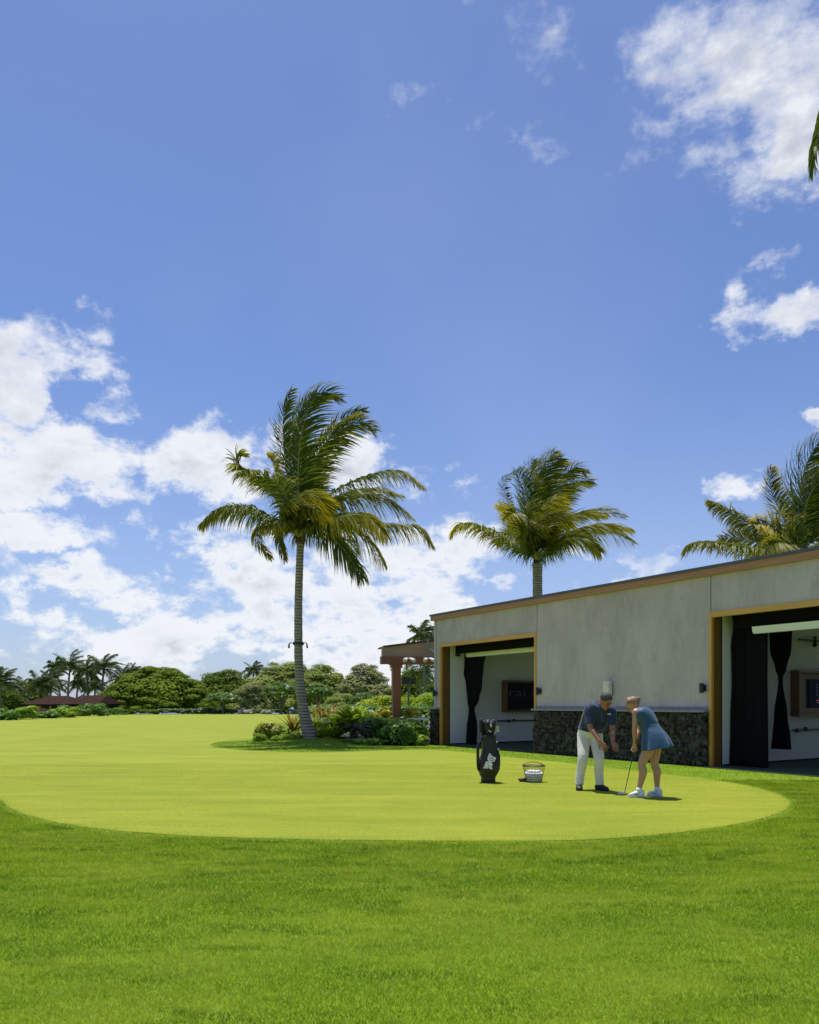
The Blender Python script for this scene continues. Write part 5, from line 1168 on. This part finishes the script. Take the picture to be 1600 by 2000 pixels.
# hair cap
h = MB(); h.ell(hc + u_*.044 - f_*.018, r_*.087, f_*.100, u_*.088, 20, 12)
for i in range(90):
    a = rnd.uniform(0, 6.28); e = rnd.uniform(.05, 1.35); d = r_*math.cos(a)*math.cos(e) + f_*math.sin(a)*math.cos(e)*1.0 + u_*math.sin(e)
    if d.dot(f_) > .62 and d.dot(u_) < .42: continue
    p = hc + u_*.040 - f_*.022 + d*.082; h.ell(p, r_*.019, f_*.022, u_*.014, 6, 4)
h.fuse('hair', GREYH, man, .007, 1)
# polo
p = MB(); prows = [((.012, .14, .885), .182, .148), ((.020, .13, .93), .186, .150)] + torso[2:6] + [((.104, -.178, 1.305), .150, .098), ((.110, -.196, 1.330), .100, .080)]
trunkrings(p, [(c_, w_ + .016, d_ + .018) for c_, w_, d_ in prows[1:]], S)
for sh, el in ((shR, elR), (shL, elL)):
    ax = (el - sh); e = sh + ax*.84; p.tube([sh + Vector((.08 if sh.x < .1 else -.09, .015, .03)), sh + Vector((0, 0, .008)), sh + ax*.45, e], [.070, .076, .074, .070], 16, 4)
p.ell((.070, -.06, 1.0), S1*.14, Vector((.1, .6, .5))*.12, Vector((.35, -.75, .9)).normalized()*.12, 14, 8)
p.fuse('polo_shirt', NAVY, man, .0075, 3)
col = MB()
for t_, rr_ in ((0, .078), (1, .072)):
    pass
cc = Vector((.112, -.206, 1.325)); ax = Vector((.14, -.62, .74)).normalized(); s_ = (S1 - ax*S1.dot(ax)).normalized(); ff = ax.cross(s_)
rings = [ringv(cc - ax*.03, s_*.098, ff*.086, 20), ringv(cc + ax*.0, s_*.082, ff*.073, 20), ringv(cc + ax*.022, s_*.073, ff*.066, 20), ringv(cc + ax*.020, s_*.066, ff*.060, 20)]
col.loft(rings, cap=False); col.tube([cc - ax*.05 + ff*.0, cc - ax*.0], [.085, .070], 18, 2); col.go('collar', NAVY, man, True)
nb = MB(); q = Vector((.195, -.330, 1.185)); nb.obox(q, (.022, -.006, 0), (.003, .004, .0), (0, -.001, .0065)); nb.go('name_badge', WHITE_INK, man)
pl = MB(); pl.obox((.100, -.318, 1.13), (.012, -.003, 0), (0, .003, 0), (-.012, .030, .075)); pl.go('placket', NAVY, man)
# trousers
t = MB(); trunkrings(t, [((.012, .145, .80), .172, .125), ((.010, .150, .88), .184, .138), ((.020, .125, .955), .178, .136)], (1, -.2, 0))
for h, k, a in ((hipL, knL, anL), (hipR, knR, anR)):
    t.tube([h + Vector((0, 0, .04)), h, (h*.55+k*.45), k + Vector((0, -.01, .0)), k + (a-k)*.45 + Vector((0, .02, 0)), a + Vector((0, .0, .06)), a + Vector((0, -.012, -.015))], [.09, .108, .096, .078, .072, .064, .068], 18, 4)
for k, a in ((knL, anL), (knR, anR)):
    for i in range(4):
        z = .12 + .035*i + rnd.uniform(-.01, .01); c_ = k + (a-k)*((k.z - z)/(k.z-a.z)); t.tube([c_ + Vector((-.062, -.02, .012)), c_ + Vector((0, -.066, -.006)), c_ + Vector((.062, -.02, rnd.uniform(-.02, .02)))], .007, 6, 3)
t.fuse('trousers', TROU, man, .0075, 3)
for a, d in ((anL, Vector((-.22, -.97, 0))), (anR, Vector((.42, -.90, 0)))):
    d = d.normalized(); s_ = Vector((-d.y, d.x, 0)); g0 = Vector((a.x, a.y, 0)); sh = MB()
    sh.loft([ringv(g0 - d*.085 + Vector((0, 0, .045)), s_*.030, Vector((0, 0, .040)), 16), ringv(g0 - d*.05 + Vector((0, 0, .052)), s_*.043, Vector((0, 0, .050)), 16, .8), ringv(g0 + d*.02 + Vector((0, 0, .055)), s_*.044, Vector((0, 0, .053)), 16, .8),
             ringv(g0 + d*.09 + Vector((0, 0, .042)), s_*.052, Vector((0, 0, .040)), 16, .8), ringv(g0 + d*.155 + Vector((0, 0, .033)), s_*.050, Vector((0, 0, .031)), 16, .8), ringv(g0 + d*.195 + Vector((0, 0, .026)), s_*.028, Vector((0, 0, .020)), 16, .9)])
    o = sh.go('shoe', SHOEB, man, True); MB().loft([ringv(g0 + d*.055 + Vector((0, 0, z)), s_*.054, d*.145, 24, .85) for z in (0, .018)]).go('sole', SHOEB, o)

# woman ----------------------------------------------------------------
WOY = 2025/184.0; wo = at(1266.6, WOY, .004)
wom = empty('person', wo, 0, label='blonde woman in a sleeveless blue dress and white shoes bending over her putter', cat='person')
FW = Vector((-.80, .60, 0)); SW = Vector((-.60, -.80, 0))      # heading and her left side
pel = Vector((.105, .0, .88))
wt = [((.095, .0, .78), .155, .120), ((.092, .0, .88), .168, .138), ((.058, .025, .97), .150, .125), ((.025, .050, 1.05), .136, .112), ((-.025, .085, 1.145), .158, .122), ((-.072, .110, 1.215), .168, .105), ((-.100, .130, 1.262), .090, .068)]
shL = Vector((-.175, .015, 1.225)); elL = Vector((-.185, .045, .985)); wrL = Vector((-.150, .150, .775))
shR = Vector((.005, .230, 1.220)); elR = Vector((-.040, .290, .975)); wrR = Vector((-.128, .205, .745))
hc = Vector((-.172, .185, 1.322)); fd = Vector((-.66, .42, -.62)); hu = Vector((-.35, .2, .9))
hpL, hpR = Vector((.050, -.075, .84)), Vector((.150, .065, .84)); knL, knR = Vector((-.100, -.045, .475)), Vector((.120, .085, .475)); anL, anR = Vector((-.138, -.03, .10)), Vector((.152, .085, .10))
b = MB(); trunkrings(b, wt, SW, grow=-.012)
b.tube([(-.090, .120, 1.23), (-.120, .150, 1.285), tuple(hc + Vector((.01, -.01, -.01)))], [.052, .044, .046], 14, 3)
f_, u_, r_ = head(b, hc, fd, hu, .98)
for sh, el, wr in ((shL, elL, wrL), (shR, elR, wrR)):
    b.tube([sh + (Vector((-.08, .11, 1.22)) - sh)*.4, sh, (sh+el)/2, el, el + (wr-el)*.35, wr], [.045, .050, .041, .034, .034, .023], 14, 4)
gd = Vector((-.245, .22, -.75)).normalized()
hand(b, wrL, Vector((.05, .25, -.85)), Vector((-.7, -.5, 0)), 1, curl=1.05, spread=.0, s=.92, thumb=.3)
hand(b, wrR, Vector((.0, -.05, -.9)), Vector((.6, .7, 0)), -1, curl=1.05, spread=.0, s=.92, thumb=.3)
for h, k, a in ((hpL, knL, anL), (hpR, knR, anR)):
    cf = -FW*.022
    b.tube([h + Vector((0, 0, .05)), h, h*.5 + k*.5 + FW*.01, k + FW*.005, k + (a-k)*.28 + cf, k + (a-k)*.55 + cf*.6, a + Vector((0, 0, .03)), a - Vector((0, 0, .05))], [.09, .094, .080, .056, .059, .047, .033, .034], 18, 5)
b.fuse('body', SK2, wom, .0055, 3)
features(hc, f_, u_, r_, .98, wom, BLOND, None)
# dress
dm = MB(); trunkrings(dm, [((.045, .036, 1.0), .138, .112)] + [(c_, w_ + .012, d_ + .014) for c_, w_, d_ in wt[3:6]] + [((-.095, .126, 1.248), .115, .078)], SW, 28)
dm.tube([(-.092, .124, 1.235), (-.112, .142, 1.272)], [.064, .054], 16, 2)
for sh in (shL, shR):
    c_ = Vector((-.08, .115, 1.215)); dm.tube([c_ + (sh-c_)*.15, c_ + (sh - c_)*.62 + Vector((0, 0, .008))], [.075, .056], 14, 2)
dm.fuse('dress_top', TEAL, wom, .007, 3)
sk = MB(); rings = []
keys = [((.012, .056, 1.085), .151, .125, 0, 0), ((.040, .038, 1.01), .158, .136, .008, 0), ((.080, .010, .92), .190, .165, .02, .01), ((.095, -.005, .84), .208, .182, .05, .02), ((.100, -.012, .76), .226, .198, .065, .06), ((.102, -.016, .700), .238, .204, .075, .09)]
def lerp_keys(t):
    x = t*(len(keys)-1); i = min(int(x), len(keys)-2); f = x - i; a, b_ = keys[i], keys[i+1]
    return Vector(a[0]).lerp(Vector(b_[0]), f), a[1]*(1-f)+b_[1]*f, a[2]*(1-f)+b_[2]*f, a[3]*(1-f)+b_[3]*f, a[4]*(1-f)+b_[4]*f
for i in range(25):
    c_, w_, d_, fl, ti = lerp_keys(i/24); n = 72; rg = []
    for j in range(n):
        a = 2*math.pi*j/n; k = 1 + fl*(math.sin(7*a + .6) *.8 + .5*math.sin(11*a + 2)); v = SW*math.cos(a)*w_*k - FW*math.sin(a)*d_*k
        back = max(0, math.sin(a)); rg.append(c_ + v + Vector((0, 0, ti*back*.6 - ti*.25)) - FW*back*back*fl*.40)
    rings.append(rg)
inner = [[c.lerp(sum(r, Vector())/len(r), .03) for c in r] for r in rings[::-1]]
sk.loft(rings + inner, cap=False); sk.go('skirt', TEAL, wom, True)
# hair with ponytail
h = MB(); h.ell(hc + u_*.036 - f_*.026, r_*.082, f_*.092, u_*.084, 20, 12)
kn = hc - f_*.104 + u_*.030
h.ell(kn, r_*.020, f_*.022, u_*.020, 10, 8); h.tube([kn, kn - f_*.028 - u_*.004, kn - f_*.040 - Vector((0, 0, .045)), kn - f_*.030 - Vector((0, 0, .11))], [.019, .024, .021, .007], 10, 4)
for i in range(26):
    a = -1.3 + 2.6*i/25; s0 = hc + u_*.04 + f_*.055 + r_*math.sin(a)*.06 + u_*math.cos(a)*.03; m1 = hc + u_*(.04 + .085*math.cos(a)) - f_*.02 + r_*math.sin(a)*.084
    h.tube([s0, m1, kn], [.006, .009, .006], 5, 4)
h.fuse('hair', BLOND, wom, .006, 1)
MB().tube([kn + f_*.018 + r_*.026, kn + f_*.018 + u_*.026, kn + f_*.018 - r_*.026, kn + f_*.018 - u_*.026, kn + f_*.018 + r_*.026], .007, 6).go('hair_tie', INK, wom)
def swoosh(c, d, up, n, s):
    """curved tick mark lying on the plane spanned by d and up"""
    top = [(-.50, .12), (-.42, -.02), (-.28, -.10), (-.05, -.06), (.55, .26)]; bot = [(-.50, .12), (-.50, -.10), (-.36, -.24), (-.12, -.22), (.55, .26)]
    m = MB(); pts = [Vector(c) + d*x*s + up*y*s for x, y in top] + [Vector(c) + d*x*s + up*y*s for x, y in bot[1:-1][::-1]]
    k = len(pts); m.v = [tuple(p + n*.0015) for p in pts] + [tuple(p) for p in pts]; m.f = [tuple(range(k)), tuple(range(k, 2*k))[::-1]] + [(i, (i+1) % k, k+(i+1) % k, k+i) for i in range(k)]; return m
for a, d in ((anL, Vector((-.92, .30, 0))), (anR, Vector((-.78, .50, 0)))):
    d = d.normalized(); s_ = Vector((-d.y, d.x, 0)); g0 = Vector((a.x, a.y, 0)); sh = MB()
    sh.loft([ringv(g0 - d*.070 + Vector((0, 0, .062)), s_*.026, Vector((0, 0, .036)), 16), ringv(g0 - d*.055 + Vector((0, 0, .065)), s_*.038, Vector((0, 0, .046)), 16, .8), ringv(g0 + d*.015 + Vector((0, 0, .062)), s_*.040, Vector((0, 0, .044)), 16, .8),
             ringv(g0 + d*.07 + Vector((0, 0, .050)), s_*.044, Vector((0, 0, .034)), 16, .8), ringv(g0 + d*.112 + Vector((0, 0, .042)), s_*.043, Vector((0, 0, .026)), 16, .8), ringv(g0 + d*.145 + Vector((0, 0, .036)), s_*.025, Vector((0, 0, .016)), 16, .9)])
    o = sh.go('shoe', SHOEW, wom, True)
    so_ = MB(); so_.loft([ringv(g0 + d*.038 + Vector((0, 0, z)), s_*w2, d*l2, 24, .85) for z, w2, l2 in ((0, .042, .112), (.014, .046, .118), (.030, .043, .114))]); so_.go('sole', SOLE, o)
    nrm = -s_ if s_.y > 0 else s_
    swoosh(g0 + d*.020 + Vector((0, 0, .058)) + nrm*.0425, -d if False else d*-1, Vector((0, 0, 1)), nrm, .085).go('tick_mark', INK, o)
    MB().obox(g0 - d*.005 + Vector((0, 0, .017)) + nrm*.0475, d*.035, nrm*.003, Vector((0, 0, .004))).go('air_window', INK, o)
    MB().tube([a + Vector((0, 0, -.02)), a + Vector((0, 0, .045))], [.043, .040], 16).go('sock', SOCK, o, True)
# putter and ball
pb = at((1090 + 800/6.4), 2025/177.0, .004); gp0 = wo + Vector((-.118, .190, .80)) - Vector((0, 0, 0)); hp = at(1090 + 832/6.4, 2025/178.0, .042)
t = empty('putter', hp, 0, label='putter with a dark shaft held by the blonde woman', cat='golf club')
d = (gp0 - hp); MB().tube([(0, 0, -.02), d*.7], [.0055, .0065], 8).go('shaft', INK, t, True); MB().tube([d*.70, d*1.03], [.012, .015], 10).go('grip', SHOEB, t, True)
hd = MB(); hd.loft([ringv((-.045, .0, z), Vector((.055, .0, 0)), Vector((0, .04, 0)), 18, .6) for z in (-.036, -.033, -.018, -.014)]); hd.tube([(0, 0, -.03), (0, 0, .02)], .009, 8); hd.go('putter_head', SHOEW, t, True)
bm_ = at(1090 + 785/6.4, 2025/178.0, .004 + .0214); BALL = mat('white_ball', (.80, .80, .82), .35)
bmh = bmesh.new(); bmesh.ops.create_icosphere(bmh, subdivisions=3, radius=.0214); bme = bpy.data.meshes.new('golf_ball'); bmh.to_mesh(bme); bmh.free()
link('golf_ball', bme, BALL, None, True, loc=bm_, label='single white golf ball lying at the putter head', cat='golf ball')

# golf bag -------------------------------------------------------------
BG = mat('black_bag_leather', (.014, .0135, .0135), .5, (.010, .010, .010), 12, .15); BGY = 2025/154.5
bag = empty('golf_bag', at(954, BGY, .004), R(6), label='black standing golf bag with white logo and hooded clubs', cat='golf bag')
Z = lambda cy: (1200 - cy)/920.0; X = lambda cx: (cx - 432)/920.0
prof = [(1200, 322, 540), (1150, 318, 538), (1135, 322, 540), (1120, 318, 545), (1090, 300, 562), (1040, 284, 590), (1000, 276, 608), (950, 274, 615), (880, 278, 612), (800, 300, 602), (740, 318, 590), (680, 330, 575), (600, 333, 556), (520, 334, 548), (490, 328, 552), (460, 328, 552)]
m = MB(); rg = []
for cy, a, b_ in prof:
    w_ = (b_-a)/2/920; c_ = (a+b_)/2; rg.append([Vector((X(c_) + w_*math.copysign(abs(math.cos(t))**.75, math.cos(t)), max(.115, w_*.80)*math.copysign(abs(math.sin(t))**.85, math.sin(t)), Z(cy))) for t in [2*math.pi*i/36 for i in range(36)]])
m.loft(rg); m.go('bag_body', BG, bag, True)
MB().loft([[Vector((X(430) + .124*math.cos(t), .124*math.sin(t), z)) for t in [2*math.pi*i/32 for i in range(32)]] for z in (0, .012, .05, .055)]).go('base_cup', SHOEB, bag, True)
MB().loft([[Vector((X(440) + .126*math.cos(t), .126*math.sin(t), z)) for t in [2*math.pi*i/32 for i in range(32)]] for z in (Z(505), Z(500), Z(462), Z(458))]).go('rim', SHOEB, bag, True)
pk = MB(); pk.loft([[Vector((X(565) + s*.055*math.cos(t), -.03 + s*.085*math.sin(t), Z(cy))) for t in [2*math.pi*i/20 for i in range(20)]] for cy, s in ((1040, .35), (1000, .8), (900, 1.0), (780, .95), (700, .5), (680, .2))]); pk.go('side_pocket', BG, bag, True)
MB().tube([(X(338), -.02, Z(500)), (X(290), -.05, Z(560)), (X(258), -.06, Z(650)), (X(255), -.06, Z(800)), (X(258), -.05, Z(940)), (X(275), -.03, Z(1010)), (X(300), 0, Z(985))], [.012, .022, .024, .026, .024, .016, .012], 10, 5).go('strap', SHOEB, bag, True)
# head covers
for k, (cx_, yy, z0, z1, r) in enumerate(((415, -.055, 455, 225, .060), (475, -.03, 450, 235, .055), (520, .03, 455, 215, .045), (318, -.01, 470, 195, .034), (365, .05, 460, 230, .05), (440, .06, 450, 215, .05))):
    m = MB(); x = X(cx_); m.tube([(x*.6, yy*.6, Z(490)), (x, yy, Z(z0 - 60)), (x - .004, yy, Z((z0+z1)/2)), (x, yy, Z(z1 + 40)), (x + .012, yy, Z(z1))], [r*.55, r*.7, r, r*1.02, r*.35], 14, 4); m.go('head_cover', SHOEB, bag, True)
for cx_, cy, yy in ((570, 330, -.03), (575, 365, -.02), (578, 390, -.05), (545, 345, .05)):
    m = MB(); m.obox((X(cx_), yy, Z(cy)), (.024, -.006, .006), (.004, .008, 0), (-.006, 0, .014)).tube([(X(500), yy*.5, Z(500)), (X(cx_) - .02, yy, Z(cy))], .006, 6); m.go('iron', M['steel'], bag)
lg = MB(); L0 = lambda a, b_: Vector((((925 + a/14.817) - 900)*8, ((1400 + b_/14.817) - 1380)*8, 0))
def stroke(pts, w):
    P = []
    for a, b_ in pts:
        q = L0(a, b_); x, z = X(q.x), Z(q.y)
        w_ = np.interp(-q.y, [-p_[0] for p_ in prof], [(p_[2]-p_[1])/2/920 for p_ in prof]); c_ = np.interp(-q.y, [-p_[0] for p_ in prof], [X((p_[2]+p_[1])/2) for p_ in prof])
        k = min(.95, abs((x-c_)/w_)); s = math.sqrt(max(0, 1 - k**(2/.75)))**.85; P.append(Vector((x, -max(.115, w_*.8)*s - .0035, z)))
    for a, b_ in zip(P, P[1:]):
        d = (b_-a); l = d.length/2; d.normalize(); n = Vector((0, 1, 0)); s = d.cross(n).normalized(); lg.obox((a+b_)/2, d*(l + w*.35), n*.0016, s*w)
for pts in ([(432, 1075), (398, 1150), (372, 1225), (418, 1292)], [(470, 1112), (418, 1215), (452, 1255), (556, 1212)], [(474, 1168), (590, 1208), (545, 1285), (465, 1306)],
            [(325, 1322), (425, 1308), (490, 1398)], [(375, 1230), (430, 1305)], [(325, 1322), (255, 1498)], [(395, 1345), (475, 1425)], [(345, 1352), (300, 1490)], [(375, 1375), (330, 1500)], [(375, 1375), (455, 1440), (475, 1512)], [(385, 1470), (475, 1515)], [(385, 1470), (440, 1440)]):
    stroke(pts, .0115)
lg.go('logo', WHITE_INK, bag)
sm = MB(); sm.obox((X(450), -.118, Z(300)), (.009, 0, .010), (0, .002, 0), (-.006, 0, .030)); sm.obox((X(428), -.118, Z(390)), (.006, 0, .004), (0, .002, 0), (-.012, 0, .014)).obox((X(445), -.118, Z(402)), (.015, 0, -.004), (0, .002, 0), (.002, 0, .006)); sm.go('cover_badge', WHITE_INK, bag)
z = MB(); z.ell((X(552), -.09, Z(565)), (.009, 0, 0), (0, .008, 0), (0, 0, .018)).ell((X(575), -.09, Z(676)), (.012, 0, 0), (0, .010, 0), (0, 0, .018)); z.go('tag', WHITE_INK, bag, True)

# ball basket ----------------------------------------------------------
KY = 2025/153.5; k0 = at(1043, KY, .004); bk = empty('ball_basket', k0, 0, label='black wire basket of golf balls with raised handle', cat='basket')
RT, RB, HB = .188, .132, .275
w_ = MB()
def hoop(m, r, z, rad, n=36):
    rings = []
    for i in range(n + 1):
        a = 2*math.pi*i/n; c_ = Vector((math.cos(a), math.sin(a), 0)); rings.append([c_*(r + rad*math.cos(t)) + Vector((0, 0, z + rad*math.sin(t))) for t in (0, 1.57, 3.14, 4.71)])
    m.loft(rings, cap=False)
for i in range(7): t_ = i/6; hoop(w_, RB + (RT-RB)*t_, .006 + (HB-.012)*t_, .0017)
for i in range(32):
    a = 2*math.pi*i/32; w_.tube([(RB*math.cos(a), RB*math.sin(a), .004), (RT*math.cos(a), RT*math.sin(a), HB)], .0016, 4)
w_.go('wire_mesh', M['black'], bk)
rm = MB(); hoop(rm, RT, HB, .009); rm.go('rim', M['black'], bk, True)
MB().tube([(-RT - .008, 0, HB - .01), (-RT*.86, .03, HB + .034), (-RT*.4, .04, HB + .058), (RT*.1, .045, HB + .060), (RT*.6, .03, HB + .042), (RT + .008, 0, HB - .005)], .007, 8, 5).go('handle', M['black'], bk, True)
MB().tube([(0, 0, .002), (0, 0, .006)], RB, 24).go('bottom', M['black'], bk)
nbk = 0; rb = .0214; z = .006 + rb
while z < .215:
    rin = RB + (RT-RB)*z/HB - rb - .004 - max(0, z - .15)*1.4
    k = 0; ro = rin; top = z > .135
    while ro > 0 and (k < 1 or top):
        n = max(1, int(2*math.pi*ro/(2.08*rb))); ph = rnd.random()*6
        for i in range(n):
            a = ph + 2*math.pi*i/n
            o = link('golf_ball', bme, None, None, loc=k0 + Vector((ro*math.cos(a), ro*math.sin(a), z + rnd.uniform(-.003, .003))), label='white golf ball heaped in the wire basket', cat='golf ball', group='golf balls in the basket'); nbk += 1
        ro -= 2.08*rb; k += 1
    z += 1.78*rb
print('balls', nbk)
# brown leather thing beside the basket
LC = mat('brown_leather', (.085, .035, .018), .5, (.06, .024, .012), 20, .2); LO = mat('orange_leather', (.42, .13, .03), .5)
hcov = empty('putter_cover', at(1021, KY, .004), R(4), label='brown leather club head cover with orange cuff lying by the basket', cat='club cover')
MB().tube([(-.062, 0, .032), (-.055, 0, .034), (.0, 0, .035), (.045, 0, .034)], [.022, .033, .035, .033], 16, 3).go('sleeve', LC, hcov, True); MB().tube([(.046, 0, .034), (.09, 0, .034)], [.036, .035], 16).go('cuff', LO, hcov, True)
